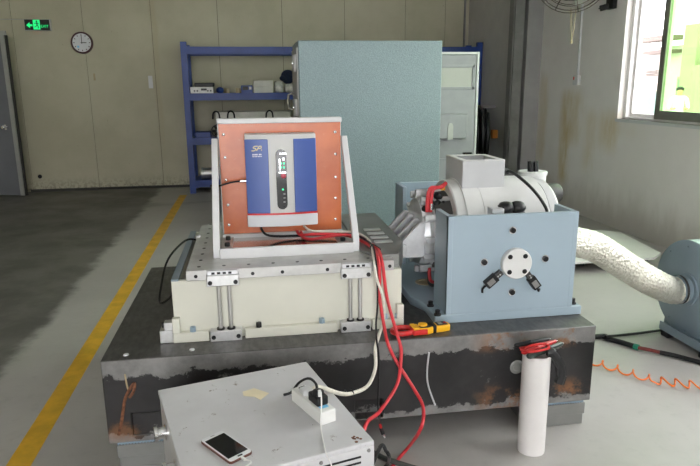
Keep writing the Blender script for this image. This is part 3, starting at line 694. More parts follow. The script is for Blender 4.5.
# plate with inserts
PZ0, PZ1 = .746, .79
pts = [(-.284, 2.425), (.567, 2.425), (.60, 2.46), (.60, 3.36), (-.284, 3.22)]
plate = MB().prism([(-.284, 2.425), (.567, 2.425), (.567, 3.34), (-.20, 3.34), (-.284, 3.26)], 'z', PZ0, PZ1).build('table_plate', M_plate, st, .003)
im = MB().lathe((0, 0, 0), (0, 0, 1), [(0, .0075), (.0012, .0075)], 10).build('threaded_insert', M_blackp, plate, 0, True).data
bpy.data.objects.remove(bpy.data.objects['threaded_insert'])
org = Vector(st['_org'])
for ix_ in range(8):
    for iy in range(9):
        x, y = -.235 + .1 * ix_, 2.475 + .1 * iy
        if x > .47 or (x > -.16 and x < .44 and 2.56 < y < 2.98): continue
        part('threaded_insert', None, plate, im, Vector((x, y, PZ1)) - org)
for x in (-.245, -.02, .10, .285, .548): part('threaded_insert', None, plate, im, Vector((x, 2.425, .765)) - org, (math.radians(90), 0, 0))
nose = MB().prism([(.455, 2.56), (.50, 2.475), (.60, 2.475), (.672, 2.70), (.672, 3.36), (.455, 3.36)], 'z', PZ1 - .0355, PZ1 + .012).build('driver_bar', M_nose, st, .003)
MB().prism([(.568, 2.475), (.60, 2.475), (.672, 2.70), (.672, 3.34), (.568, 3.34)], 'z', .70, PZ1 - .0355).build('driver_bar_flange', M_nose, st, .002)
for y in (2.935, 2.852, 2.77, 2.687): MB().box(.53 + (2.935 - y) * .02, .613 + (2.935 - y) * .02, y - .018, y + .018, PZ1 + .012, PZ1 + .019).build('clamp_bar', M_alu, st, .003)
MB().box(-.288, -.270, 2.99, 3.03, PZ0 + .01, PZ1 + .008).build('accelerometer', M_white, st, .002)
MB().tube([(-.285, 3.01, .775), (-.34, 2.99, .778), (-.40, 2.80, .74), (-.415, 2.62, .66), (-.41, 2.55, .62), (-.36, 2.50, .66), (-.349, 2.49, .70)], .005, 6).build('sensor_cable', M_blackp, st)

# ------------------------------------------------------------------ angle fixture with orange board
fx = thing('angle_fixture', 'white steel angle bracket bolted upright on the slip table', 'bracket', (.13, 2.75, PZ1))
F = PZ1 - .001; FX0, FX1, FY0, FYP = -.155, .42, 2.572, 2.915
MB().box(FX0, FX1, FY0, FY0 + .018, F, F + .046).build('front_bar', M_white, fx, .003)
for x in (FX0, FX1 - .05): MB().box(x, x + .05, FY0 + .018, FYP, F, F + .018).build('side_bar', M_alu, fx, .002)
MB().box(FX0 + .05, FX1 - .05, FY0 + .018, FYP, F, F + .012).build('base_sheet', P('bright_steel_sheet', (.55, .5, .47), .16, 1.0), fx)
MB().box(FX0, FX1, FYP - .015, FYP + .02, F, F + .03).build('rear_bar', M_white, fx, .002)
for x in (FX0 + .026, FX1 - .026):
    for y in (2.62, 2.73, 2.85): MB().hexbolt((x, y, F + .018), (0, 0, 1), .013, .016).build('bolt', M_blackp, fx)
MB().box(FX0, FX1, FYP + .02, FYP + .04, F, 1.345).build('back_plate', M_white, fx, .003)
MB().box(FX0, FX1, FYP - .012, FYP + .042, 1.337, 1.36).build('top_flange', M_white, fx, .003)
for x0, sgn in ((FX0 - .028, 1), (FX1, -1)):
    pg = [(FY0 + .03, F), (FYP + .04, F), (FYP + .04, 1.262), (FYP + .005, 1.262), (FY0 + .03, F + .05)]
    # rim strip of the gusset, then its thinner web
    rim = MB()
    A = [(FY0 + .03, F + .05), (FYP + .005, 1.262)]
    rim.prism([(FY0 + .02, F), (FY0 + .055, F), (FY0 + .055, F + .05), (FYP + .04, 1.262), (FYP + .005, 1.272), (FY0 + .02, F + .06)], 'x', x0, x0 + .028)
    rim.build('gusset_rim', M_white, fx, .002)
ob = thing('orange_board', 'orange brown insulating board screwed to the white angle bracket', 'board', (.13, FYP, F + .03))
MB().box(FX0 + .006, FX1 - .004, FYP + .002, FYP + .0205, F + .029, 1.338).build('board', M_orange, ob, .001)
for px, py in ((223.5, 134.5), (225, 157.5), (226, 180), (228, 205), (229, 225), (335, 132), (335.5, 154), (335.5, 177), (335.5, 198), (335.5, 219)):
    q = un(px, py, 'y', FYP); MB().lathe((q.x, FYP + .003, q.z), (0, -1, 0), [(0, .0075), (.003, .007), (.005, .003)], 10).build('screw', M_chrome, ob)
# ------------------------------------------------------------------ the blue and grey device
DX0, DX1, DZ0, DZ1, DYB, DYF = -.032, .288, .868, 1.293, FYP + .003, 2.83
dv = thing('power_unit', 'blue and grey wall mounted electrical unit with a dark oval display', 'device', (.128, DYB, DZ0))
def bow(x): return .018 * (1 - ((x - (DX0 + DX1) / 2) / ((DX1 - DX0) / 2)) ** 2)
def bowed(x0, x1, z0, z1, proud, back, n=12, top=0.0):
    """slab whose front is gently curved in plan"""
    m = MB(); fr_, bk_ = [], []
    for i in range(n + 1):
        x = x0 + (x1 - x0) * i / n; fr_.append((x, DYF - bow(x) - proud)); bk_.append((x, DYF - bow(x) + back))
    pts = fr_ + bk_[::-1]
    return m.prism(pts, 'z', z0, z1)
sh_ = MB().prism([(DX0, DYB)] + [(DX0 + (DX1 - DX0) * i / 12, DYF - bow(DX0 + (DX1 - DX0) * i / 12)) for i in range(13)] + [(DX1, DYB)], 'z', DZ0 + .06, DZ1)
sh_.build('housing', M_dgrey, dv, .004)
bowed(DX0 - .003, DX1 + .003, DZ0, DZ0 + .056, .005, .05).build('lower_cover', M_dlow, dv, .004)
bowed(DX0 - .002, DX1 + .002, DZ0 + .056, DZ0 + .064, .0045, .02).build('red_stripe', M_redp, dv)
bp = bowed(DX0 - .001, DX0 + .103, DZ0 + .064, DZ1 - .022, .004, .03).build('blue_panel', M_dblue, dv, .003)
bowed(DX1 - .103, DX1 + .001, DZ0 + .064, DZ1 - .022, .004, .03).build('blue_panel', M_dblue, dv, .003)
ox = un(281.5, 180, 'y', DYF).x; zt_, zb_ = un(279, 149, 'y', DYF).z, un(285, 208.5, 'y', DYF).z; rw = .0235
oval = [(ox + rw * math.cos(a), zt_ - rw + rw * math.sin(a)) for a in [math.pi * i / 8 for i in range(9)]] + [(ox + rw * math.cos(a), zb_ + rw + rw * math.sin(a)) for a in [math.pi + math.pi * i / 8 for i in range(9)]]
yf = DYF - bow(ox)
ow = MB().prism(oval, 'y', yf - .003, yf + .004).build('display_window', M_gloss, dv, .001)
def dq(px, py): return un(px, py, 'y', yf - .004)
for px, py in ((281, 163.5), (284, 163.5), (281, 167.5), (284, 167.5), (283, 189.5)):
    q = dq(px, py); MB().lathe((q.x, yf - .003, q.z), (0, -1, 0), [(0, .0042), (.002, .003)], 8).build('led', M_led, ow)
q = dq(283.5, 176); MB().lathe((q.x, yf - .003, q.z), (0, -1, 0), [(0, .012), (.004, .011), (.006, .006)], 16).build('red_button', M_ledr, ow)
pl = MB()
for a_, b_ in (((279.5, 154.5), (286, 153)), ((279, 159), (280.5, 170)), ((279, 172), (286, 173.5)), ((282.5, 158), (284.5, 160))):
    p0, p1 = dq(*a_), dq(*b_); pl.box(min(p0.x, p1.x), max(p0.x, p1.x), yf - .0042, yf - .003, min(p0.z, p1.z), max(p0.z, p1.z))
pl.build('silver_patches', M_chrome, ow)  # small chrome patches laid over the display window
for i, py in enumerate((194, 198, 202)): q = dq(284.5, py); MB().box(q.x - .005, q.x + .005, yf - .0036, yf - .003, q.z - .003, q.z + .003).build('indicator_symbol', M_column, ow)
# gold emblem and two lines of tiny print on the left blue panel
yl = DYF - bow(.03) - .0045
def strok(pts, w_, m): 
    for (ax_, az_), (bx_, bz_) in zip(pts, pts[1:]):
        d = Vector((bx_ - ax_, bz_ - az_)); n_ = Vector((-d.y, d.x)).normalized() * w_
        m.prism([(ax_ + n_.x, az_ + n_.y), (bx_ + n_.x, bz_ + n_.y), (bx_ - n_.x, bz_ - n_.y), (ax_ - n_.x, az_ - n_.y)], 'y', yl - .0012, yl + .001)
q = un(258.5, 148.5, 'y', yl); lx, lz = q.x, q.z; em = MB()
def L(pts): strok([(lx + (a + b * .35) * .001, lz + b * .001) for a, b in pts], .0021, em)
L([(-6, 10), (-20, 10), (-26, 5), (-22, 1), (-12, 0), (-10, -5), (-16, -10), (-28, -10)])
L([(0, 10), (-6, -10)]); L([(-2, 10), (10, 10), (13, 5), (8, 0), (-3, 0)])
L([(16, -10), (18, 10), (26, 10), (29, 5), (26, 0), (18, 0)])
em.build('gold_emblem', M_gold, bp)
q = un(259, 154.6, 'y', yl); pr_ = MB()
for a, b in ((-30, -24), (-23, -19), (-18, -13), (-12, -6), (-1, 5), (6, 11), (12, 17), (18, 27)): pr_.box(q.x + a * .001, q.x + b * .001, yl - .001, yl + .001, q.z - .0032, q.z + .0032)
for a, b in ((-30, -20), (-18, -8), (-6, 4), (6, 13)): pr_.box(q.x + a * .001, q.x + b * .001, yl - .001, yl + .001, q.z - .0105, q.z - .0072)
pr_.build('white_print', M_text, bp)
q = un(245, 181, 'y', DYF + .05)
MB().cyl((DX0 + .002, q.y, q.z), (DX0 - .03, q.y, q.z), .008, 10).build('side_connector', M_chrome, dv)
MB().tube([(DX0 - .03, q.y, q.z), (DX0 - .055, q.y - .005, q.z - .002), un(229, 183, 'y', DYF + .04), (FX0 - .005, FYP - .03, q.z - .02), (FX0 - .045, FYP + .02, q.z - .025)], .0045, 6).build('side_cable', M_blackp, dv)
dev_lead = [un(261, 226, 'y', DYF + .05), un(262, 230, 'y', DYF + .0), un(267, 235, 'y', DYF - .02), un(280, 236.5, 'y', DYF), un(300, 236, 'y', DYF + .01), un(345, 234, 'y', 2.80), un(356, 236, 'y', 2.76), un(366, 241, 'y', 2.67)]

# ------------------------------------------------------------------ vibration shaker
sk_ = thing('vibration_shaker', 'pale blue trunnion cradle with a white horizontal electrodynamic shaker', 'machine', (1.1, 2.92, BZ1))
B = BZ1 - .001
MB().prism([(.754, 2.44), (1.441, 2.44), (1.441, 3.44), (.754, 3.44), (.712, 3.2), (.712, 2.70), (.754, 2.60)], 'z', B, .525).build('base_plate', M_blue, sk_, .004)
def pedestal(ya, yb, yf_, nm):
    m = MB(); m.box(.803, 1.393, min(yf_, yf_ + .022 * (1 if yb > ya else -1)), max(yf_, yf_ + .022 * (1 if yb > ya else -1)), .5245, .962)
    lo, hi = min(ya, yb), max(ya, yb)
    m.box(.803, .825, lo, hi - (0 if yb < ya else 0), .5245, .962); m.box(1.371, 1.393, lo, hi, .5245, .962)
    return m.build(nm, M_blue, sk_, .002)
pedestal(2.4395, 2.625, 2.44, 'front_pedestal'); pedestal(3.4205, 3.24, 3.42, 'rear_pedestal')
for px, py in ((430.5, 305), (437.5, 314)):
    q = un(px, py + 1, 'z', .525); MB().lathe((q.x, q.y, .524), (0, 0, 1), [(0, .016), (.006, .016), (.006, .011), (.024, .011), (.024, .006)], 14).build('flange_bolt', M_blackp, sk_)
q = un(573.5, 304, 'y', 2.47); MB().lathe((1.415, 2.475, .524), (0, 0, 1), [(0, .016), (.006, .016), (.006, .011), (.026, .011)], 14).build('flange_bolt', M_blackp, sk_)
hub = MB().lathe((1.11, 2.4405, .746), (0, -1, 0), [(0, .068), (.022, .068), (.026, .064)], 40).build('trunnion_hub', M_body, sk_)
for dx in (-.033, .036):
    for dz in (-.034, .034): MB().lathe((1.108 + dx, 2.4145, .746 + dz), (0, -1, 0), [(0, .0105), (.003, .0105), (.003, .006), (.001, .006)], 12).build('screw', M_blackp, hub)
for x, z in ((.968, .756), (1.248, .757), (1.09, .892), (1.102, .612)):
    bo = MB().lathe((x, 2.4405, z), (0, -1, 0), [(0, .0185), (.004, .017), (.004, .012)], 16).build('bolt_washer', M_chrome, sk_)
    MB().lathe((x, 2.438, z), (0, -1, 0), [(0, .0125), (.010, .0115), (.010, .006)], 12).build('bolt', M_blackp, bo)
def sensor(pa, pb, tail):
    a, b = un(*pa, 'y', 2.425), un(*pb, 'y', 2.425); d = b - a; an = math.atan2(d.z, d.x); Lh = d.length
    Mx = Matrix.Translation(a) @ Matrix.Rotation(-an, 4, 'Y')
    s_ = MB().box(.3 * Lh, Lh, -.012, .0155, -.019, .019, Mx).build('limit_switch', M_blackp, sk_, .003)
    MB().box(-.005, .34 * Lh, -.008, .0155, -.012, .012, Mx).build('switch_lever', M_motor, s_, .002)
    MB().box(.5 * Lh, .9 * Lh, -.0128, -.0118, -.012, .012, Mx).build('rating_label', M_column, s_)
    for k_ in (.12, .25): MB().cyl(Mx @ Vector((k_ * Lh, -.0075, 0)), Mx @ Vector((k_ * Lh, -.011, 0)), .004, 8).build('screw', M_chrome, s_)
    MB().tube([b, b + (b - a) * .18 + Vector((0, .005, -.006)), un(*tail, 'y', 2.436)], .005, 6).build('switch_cable', M_blackp, s_)
sensor((501, 272.5), (486, 285.5), (482.5, 292.5)); sensor((527.5, 273.5), (537.5, 287.5), (539.5, 288.5))
# main body along X
yc, zc = 2.925, .746
zb = .79
bd = MB().lathe((.93, yc, zb), (1, 0, 0), [(0, .20), (0, .246), (.006, .252), (.05, .252), (.05, .2605), (.06, .262), (.13, .262), (.13, .2592), (.136, .2592), (.136, .262), (.39, .262), (.392, .257), (.455, .257), (.47, .24), (.475, .14)], 56).build('body', M_body, sk_)
MB().lathe((1.40, yc, zb), (1, 0, 0), [(0, .245), (.04, .245), (.055, .232), (.055, .14)], 48).build('end_cap', M_white, sk_)
MB().lathe((1.45, yc, .715), (1, 0, 0), [(0, .085), (.09, .085)], 28).build('air_outlet', M_alu, sk_)
MB().lathe((.85, yc, zb), (1, 0, 0), [(0, .16), (.0, .195), (.085, .205), (.085, .16)], 40).build('armature_flange', M_motor, sk_)
MB().lathe((.79, yc, zb), (1, 0, 0), [(0, .14), (0, .165), (.03, .175), (.03, .168), (.05, .168), (.05, .182), (.075, .182)], 40).build('armature_table', M_silver, sk_)
for i in range(12):
    a = 2 * math.pi * i / 12; MB().box(.79, .93, -.012, .012, .18, .21, Matrix.Translation((0, yc, zb)) @ Matrix.Rotation(a, 4, 'X')).build('guide_block', M_silver, sk_)
for y in (2.775, 2.875, 2.975, 3.075):
    MB().prism([(.672, .768), (.672, .735), (.70, .70), (.795, .70), (.795, .862), (.770, .868)], 'y', y - .014, y + .014).build('driver_rib', M_silver, sk_, .003)
MB().box(.69, .79, 2.79, 3.06, .69, .742).build('driver_web', M_silver, sk_, .002)
MB().box(.6705, .70, 2.74, 3.11, .712, .768).build('driver_flange', M_silver, sk_, .003)
# terminal box on the crown
tb = MB(); a0, a1, b0, b1, c0, c1 = .984, 1.195, 2.80, 3.06, .99, 1.148
tb.box(a0, a1, b0, b0 + .012, c0, c1); tb.box(a0, a1, b1 - .012, b1, c0, c1); tb.box(a0, a0 + .012, b0 + .012, b1 - .012, c0, c1); tb.box(a1 - .012, a1, b0 + .012, b1 - .012, c0, c1)
tbo = tb.build('terminal_box', M_box, sk_, .002)
tl = MB(); r_ = .03
tl.box(a0, a1, b0, b0 + r_, c1, c1 + .004); tl.box(a0, a1, b1 - r_, b1, c1, c1 + .004); tl.box(a0, a0 + r_, b0 + r_, b1 - r_, c1, c1 + .004); tl.box(a1 - r_, a1, b0 + r_, b1 - r_, c1, c1 + .004)
tl.build('rim', M_body, tbo, .001)
MB().box(a0 + .012, a1 - .012, b0 + .012, b1 - .012, c1 - .05, c1 - .04).build('inner_plate', M_box, tbo)
MB().lathe((a1 - .001, 2.9, 1.08), (1, 0, 0), [(0, .03), (.02, .03), (.03, .02), (.06, .016)], 14).build('cable_gland', M_blackp, tbo)
MB().tube([(a1 + .05, 2.9, 1.08), un(512, 172, 'y', 2.86), un(524, 181, 'y', 2.78), un(535, 192, 'y', 2.70), un(543, 203, 'y', 2.60), un(547, 213, 'y', 2.54), (1.27, 2.52, .88)], .0075, 6).build('black_cable', M_blackp, sk_)
for x in (1.10, 1.155): MB().lathe((x, 2.545, .935), (0, 0, 1), [(0, .03), (.01, .036), (.02, .031), (.03, .037), (.042, .036), (.056, .027), (.061, .015)], 18).build('air_spring', M_black, sk_)
MB().box(1.02, 1.075, 2.50, 2.56, .94, .975).build('spring_bracket', M_silver, sk_, .003); MB().box(1.02, 1.24, 2.47, 2.61, .86, .92).build('spring_seat', M_blue_d, sk_, .003)
# front side red coolant hoses and fittings on the armature end
hy0 = 2.80
for d in (0, 1): MB().tube([un(427 + 3.5 * d, 212, 'y', 2.80), un(427.5 + 3.5 * d, 200, 'y', 2.80), un(430 + 3 * d, 189 + d, 'y', 2.80), un(436 + d, 187.5, 'y', 2.81), un(440 + 2 * d, 187, 'y', 2.84), un(446, 183, 'y', 2.86)], .009, 8).build('red_hose', M_red, sk_)
for px, py, r_ in ((427, 210.5, .022), (439, 197, .02), (437, 204, .024), (444, 205, .02), (433, 203, .015)):
    q = un(px, py, 'y', 2.83); MB().lathe(q, (-.6, -.5, .5), [(0, r_), (.02, r_), (.03, r_ * .6)], 12).build('hose_fitting', M_blackp, sk_)
q = un(431.5, 209.5, 'y', 2.80); MB().cyl(q, q + Vector((0, 0, .03)), .011, 10).build('hose_fitting', M_chrome, sk_)
q = un(443, 189, 'y', 2.85); MB().box(q.x - .01, q.x + .01, q.y, q.y + .01, q.z - .007, q.z + .007).build('yellow_tag', M_yel, sk_)
q = un(421, 203, 'y', 2.95); MB().box(q.x - .03, q.x + .035, q.y, q.y + .05, q.z - .04, q.z + .04).build('valve_block', M_silver, sk_, .004)
MB().tube([un(429.5, 268, 'y', 2.80), un(429.5, 276, 'y', 2.80), un(431, 281, 'y', 2.80), un(435, 282.5, 'y', 2.81)], .008, 8).build('red_hose', M_red, sk_)
MB().tube([un(428.5, 270, 'y', 2.82), un(428.5, 281, 'y', 2.82), un(431, 285, 'y', 2.81), un(436, 285, 'y', 2.81)], .007, 8).build('black_hose', M_blackp, sk_)
MB().tube([un(404, 276, 'y', 3.1), un(430, 274.5, 'y', 3.1)], .008, 6).build('black_cable', M_blackp, sk_)
MB().lathe((.84, 2.90, .5245), (0, 0, 1), [(0, .05), (.004, .05), (.004, .034), (.001, .034)], 24).build('drain_ring', M_tan, sk_)

# ------------------------------------------------------------------ canister and motor behind the shaker
ca = un(519, 172, 'y', 4.0); cb_ = un(546, 172, 'y', 4.0); cxm = (ca.x + cb_.x) / 2; cr_ = (cb_.x - ca.x) / 2; ztop = ca.z
cn = thing('white_bin', 'tall white bin with a lid and two black caps behind the shaker', 'bin', (cxm, 4.0, 0))
MB().lathe((cxm, 4.0, 0), (0, 0, 1), [(0, cr_ * .80), (ztop - .02, cr_ * .93), (ztop - .02, cr_), (ztop, cr_), (ztop + .004, cr_ * .96)], 36).build('drum', M_wood, cn)
for px in (530.5, 535.5):
    q = un(px, 171, 'y', 3.98); MB().cyl((q.x, 3.98, ztop), (q.x - .005, 3.98, ztop + .075), .02, 12).build('cap', M_blackp, cn, .003)
q = un(550, 195, 'y', 4.05) + Vector((.016, 0, 0))
mt = thing('electric_motor', 'dark electric motor on a pedestal beside the white bin', 'motor', (q.x, 4.1, 0))
MB().lathe((q.x - .1, 4.1, q.z), (1, 0, 0), [(0, .06), (.02, .075), (.16, .075), (.18, .06)], 24).build('housing', M_motor, mt)
MB().box(q.x - .06, q.x + .04, 4.04, 4.16, 0, q.z - .06).build('pedestal', M_motor, mt, .004)

# ------------------------------------------------------------------ duct, blower, platform
bfx = 2.465
bc = un(686.5, 289, 'x', bfx); BR_ = .287
bw = thing('blower', 'grey blue round centrifugal blower standing on channel feet', 'blower', (bfx + .1, bc.y, 0))
MB().lathe((bfx, bc.y, bc.z), (1, 0, 0), [(0, .07), (0, BR_ - .008), (.006, BR_), (.22, BR_), (.226, BR_ - .008), (.226, .05)], 64).build('volute', M_blue_d, bw)
fl = Vector((bfx, bc.y, bc.z))
MB().lathe((bfx + .001, bc.y, bc.z), (-1, 0, 0), [(0, .098), (.012, .098), (.012, .078), (.06, .078)], 32).build('inlet_collar', M_blue_d, bw)
for k_ in range(10):
    a = 2 * math.pi * k_ / 10 + .2; MB().hexbolt((bfx, bc.y + (BR_ - .035) * math.cos(a), bc.z + (BR_ - .035) * math.sin(a)), (-1, 0, 0), .006, .004).build('bolt', M_blue_d, bw)
MB().lathe((bfx + .226, bc.y, bc.z), (1, 0, 0), [(0, .09), (.05, .11), (.28, .11), (.30, .08)], 28).build('motor', M_motor, bw)
for x in (2.425, 2.70):
    MB().prism([(x, .035), (x + .07, .035), (x + .07, .085), (x + .062, .085), (x + .062, .045), (x + .008, .045), (x + .008, .085), (x, .085)], 'y', bc.y - .30, 3.215).build('channel_foot', M_blue_d, bw)
    for y in (bc.y - .26, 3.14): MB().box(x + .005, x + .065, y, y + .06, 0, .036).build('rubber_foot', M_black, bw)
for sg_ in (-1, 1): MB().prism([(bc.y + sg_ * .20, .05), (bc.y + sg_ * .10, .05), (bc.y + sg_ * .05, bc.z - .20), (bc.y + sg_ * .19, bc.z - .15)], 'x', bfx + .03, bfx + .20).build('leg', M_blue_d, bw)
hp = [Vector((1.50, yc, .715)), Vector((1.57, yc, .712))]
for px, py, y in ((592, 246, yc), (610, 256, yc + .02), (630, 269, yc + .04), (650, 281, yc + .05)): hp.append(un(px, py, 'y', y))
hp += [Vector((bfx - .10, bc.y, bc.z)), Vector((bfx - .03, bc.y, bc.z))]
dh = thing('flexible_duct', 'crinkled foil air duct running from the shaker to the blower', 'duct', (1.9, 2.9, .4))
MB().tube(hp, lambda s: .079 + .0022 * math.sin(s * 190), 28, 14).build('foil_hose', M_foil, dh)
e = hp[-2] * .35 + hp[-1] * .65; dd = (hp[-1] - hp[-2]).normalized()
MB().lathe(e, dd, [(0, .084), (.014, .084)], 28, False).build('hose_clamp', M_motor, dh)
pf = thing('platform_trolley', 'low white steel platform with clipped corners by the right wall', 'platform', (3.0, 4.95, 0))
MB().prism([(2.50, 4.45), (3.24, 4.45), (3.39, 4.58), (3.49, 5.33), (3.35, 5.45), (2.50, 5.45)], 'z', .082, .104).build('deck', M_platform, pf, .004)
for x in (2.58, 3.2):
    for y in (4.62, 5.25): MB().lathe((x, y, 0), (0, 0, 1), [(0, .05), (.02, .045), (.083, .03)], 16).build('foot', M_blackp, pf)
MB().box(2.54, 2.66, 4.52, 5.4, .045, .083).build('cross_beam', M_blackp, pf); MB().box(3.14, 3.26, 4.55, 5.35, .045, .083).build('cross_beam', M_blackp, pf)

# ------------------------------------------------------------------ floor cables at the right
zf = .016
bc_ = thing('black_power_cable', 'thick black cable with a green tape and red sleeve on the floor', 'cable', (2.1, 3.0, 0))
def fl_(px, py, z=zf): return un(px, py, 'z', z)
pts = [Vector((1.45, 3.15, zf)), fl_(597, 336.5), fl_(607, 338.5), fl_(622, 342.5), fl_(635, 346.5)]
MB().tube(pts, .0155, 10).build('cable_sleeve', M_blackp, bc_)
MB().tube([fl_(634, 346.3), fl_(638.5, 347.7)], .018, 10, 1).build('green_tape', M_green, bc_)
MB().tube([fl_(638, 347.5), fl_(650, 350), fl_(661, 352.5)], .011, 8).build('red_sleeve', P('dark_red_sleeve', (.16, .025, .02), .5, var=.3, scale=40), bc_)
MB().tube([fl_(660, 352.3), fl_(675, 355.5), fl_(690, 359.5), fl_(704, 363), fl_(730, 368)], .013, 8).build('black_tail', M_blackp, bc_)
tag(MB().tube([fl_(606, 336.6, .0405), fl_(610, 336.2, .036), fl_(620, 335.2, .012), fl_(640, 333, .012), fl_(661, 330.2, .012), fl_(668, 330.0, .012)], .008, 6).build('thin_cable', M_blackp), 'thin black cable lying between the steel block and the blower foot', 'cable')
p0, p1, p2 = un(586, 359, 'z', .019), un(655, 380, 'z', .019), un(720, 388, 'z', .019)
hel = []; turns, npt = 9, 20
ctr = [p0 + (p1 - p0) * (i / 20) for i in range(20)] + [p1 + (p2 - p1) * (i / 20) for i in range(21)]
T = turns * npt; pit = ((p1 - p0).length + (p2 - p1).length) / turns
for i in range(T + 1):
    s_ = i / T * 40; k_ = min(int(s_), 39); c_ = ctr[k_] + (ctr[k_ + 1] - ctr[k_]) * (s_ - k_)
    d = (ctr[k_ + 1] - ctr[k_]).normalized(); n_ = Vector((-d.y, d.x, 0)); a = 2 * math.pi * i / npt
    hel.append(c_ + n_ * .034 * math.cos(a) - d * (pit / 6.283 * .95) * math.sin(a) + Vector((0, 0, 1)) * .014 * math.sin(a))
tag(MB().tube(hel, .0045, 6, 1).build('coiled_air_hose', M_orange_t), 'orange coiled air hose stretched across the floor', 'hose')

# ------------------------------------------------------------------ white pipe with test leads
pcx, pcy, prd, pzt = 1.107, 2.178, .0565, .437
pv = MB().lathe((pcx, pcy, 0), (0, 0, 1), [(0, prd - .004), (0, prd), (pzt, prd), (pzt, prd - .004), (.0, prd - .004)], 40, False)
tag(pv.build('plastic_pipe', M_pvc), 'white plastic pipe standing upright on the floor before the block', 'pipe')
def probe(name, a, b, zA, zB, mat, r_, lab, grp=None, tip=None):
    A_, B_ = un(*a, 'z', zA), un(*b, 'z', zB); d = B_ - A_; l_ = d.length; ro = thing(name, lab, 'test probe', A_, 0, grp)
    MB().lathe(A_, d, [(0, r_ * .7), (.006, r_), (l_ * .4, r_), (l_ * .42, r_ * 1.15), (l_ * .45, r_ * 1.15), (l_ * .47, r_ * .85), (l_ * .97, r_ * .8), (l_, r_ * .55)], 12).build('grip', mat, ro)
    MB().lathe(B_ - d.normalized() * .004, d, [(0, .0016), (.012, .0012)], 6).build('tip', M_chrome, ro); return ro
zr = pzt + .009
probe('test_probe', (528, 356.5), (562, 343.5), zr + .006, zr + .01, P('green_black_plastic', (.018, .03, .025), .35), .0125, 'dark green test probe lying across the pipe rim')
probe('test_probe', (523, 353), (556, 341), zr + .006, zr + .012, M_redp, .0095, 'red test probe beside the dark green probe on the pipe', 'red test probes on the pipe')
probe('test_probe', (520, 347.6), (553, 342.0), pzt + .0105, pzt + .0105, M_redp, .0095, 'red test probe next to the black probe on the pipe')
probe('test_probe', (515, 345.5), (549, 339.0), pzt + .030, pzt + .032, M_blackp, .0095, 'black test probe lying on top of the red probes on the pipe')
lo = [un(522, 353, 'z', zr + .004), un(530, 346, 'z', zr + .042), un(545, 344, 'z', zr + .042), un(548, 348.5, 'z', zr + .034), un(530, 352, 'z', zr + .034), un(521, 350, 'z', zr + .024)]
tag(MB().tube(lo, .005, 6).build('red_lead', M_redp), 'red test lead looped between the probes on the pipe', 'cable')
sp_ = MB(); spx = []
q0 = un(548, 356, 'y', pcy - .05); 
for px, py, y in ((547, 358, pcy - .03), (552, 355.5, pcy - .035), (557, 358, pcy - .035), (560.5, 366, pcy - .03), (561.5, 375, pcy - .03), (559, 383, pcy - .03)): spx.append(un(px, py, 'y', y))
for i, p_ in enumerate(spx):
    d_ = Vector((p_.x - pcx, p_.y - pcy, 0))
    if i == 0: p_.z = pzt + .0165
    elif i == 1: p_.z = pzt + .017
    elif d_.length < prd + .0185: d_ = d_.normalized() * (prd + .0185); spx[i] = Vector((pcx + d_.x, pcy + d_.y, p_.z))
# flat strap folded over the rim
strap = MB()
for i in range(len(spx) - 1):
    a, b = spx[i], spx[i + 1]; d = (b - a).normalized(); n_ = d.cross(Vector((0, 1, 0))).normalized() * .018; yv = Vector((0, .012, 0))
    strap.add([a - n_ - yv, a + n_ - yv, b + n_ - yv, b - n_ - yv, a - n_ + yv, a + n_ + yv, b + n_ + yv, b - n_ + yv], [(0, 1, 2, 3), (7, 6, 5, 4), (0, 4, 5, 1), (1, 5, 6, 2), (2, 6, 7, 3), (3, 7, 4, 0)])
strap.tube(spx, .0175, 10)
tag(strap.build('black_strap', M_black), 'black padded strap hanging over the rim of the white pipe', 'strap')

# ------------------------------------------------------------------ clamp meter on the block
cm = thing('clamp_meter', 'yellow and black clamp meter with red jaws lying on the steel block', 'meter', (.66, 2.34, BZ1))
ma, mb_ = un(415, 334, 'z', BZ1), un(449.5, 330, 'z', BZ1)
ang = math.atan2(mb_.y - ma.y, mb_.x - ma.x); ml = (mb_ - ma).length
cm.location = (ma.x, ma.y + .01, BZ1 - .0005); cm.rotation_euler = (0, 0, ang)
MB().prism([(-.01, -.03), (.05, -.036), (.075, -.026), (ml - .03, -.026), (ml, -.018), (ml, .018), (ml - .03, .026), (.075, .026), (.05, .036), (-.01, .03)], 'z', 0, .03).build('housing', M_yel, cm, .006, True)
MB().prism([(.018, -.024), (.05, -.028), (.072, -.02), (.072, .02), (.05, .028), (.018, .024)], 'z', .03, .033).build('face_plate', M_blackp, cm, .001, True)
MB().box(.074, .09, -.0275, .0275, -.0, .0345).build('black_band', M_blackp, cm, .003, True)
MB().box(.098, ml - .012, -.018, .018, .03, .0325).build('display_bezel', M_blackp, cm, .002, True)
MB().box(.106, ml - .034, -.012, .012, .0325, .0335).build('display', P('lcd_grey', (.35, .37, .33), .2), cm, 0, True)
MB().lathe((ml - .02, .004, .0325), (0, 0, 1), [(0, .006), (.003, .005)], 10).build('red_key', M_redp, cm, 0, True)
MB().lathe((.036, 0, .033), (0, 0, 1), [(0, .02), (.006, .019), (.007, .015)], 20).build('dial', M_yel, cm, 0, True)
jaw = MB(); jr = [(-.052 + .045 * math.cos(a), .034 * math.sin(a), .018) for a in [2 * math.pi * i / 20 for i in range(20)]]
jaw.tube(jr, .0115, 8, 1, True); jaw.build('jaws', M_redp, cm, 0, True)
MB().box(-.02, .045, -.043, -.031, .006, .028).build('jaw_trigger', M_redp, cm, .004, True)
MB().box(-.012, .008, -.028, .028, .004, .034).build('jaw_collar', M_yel, cm, .003, True)

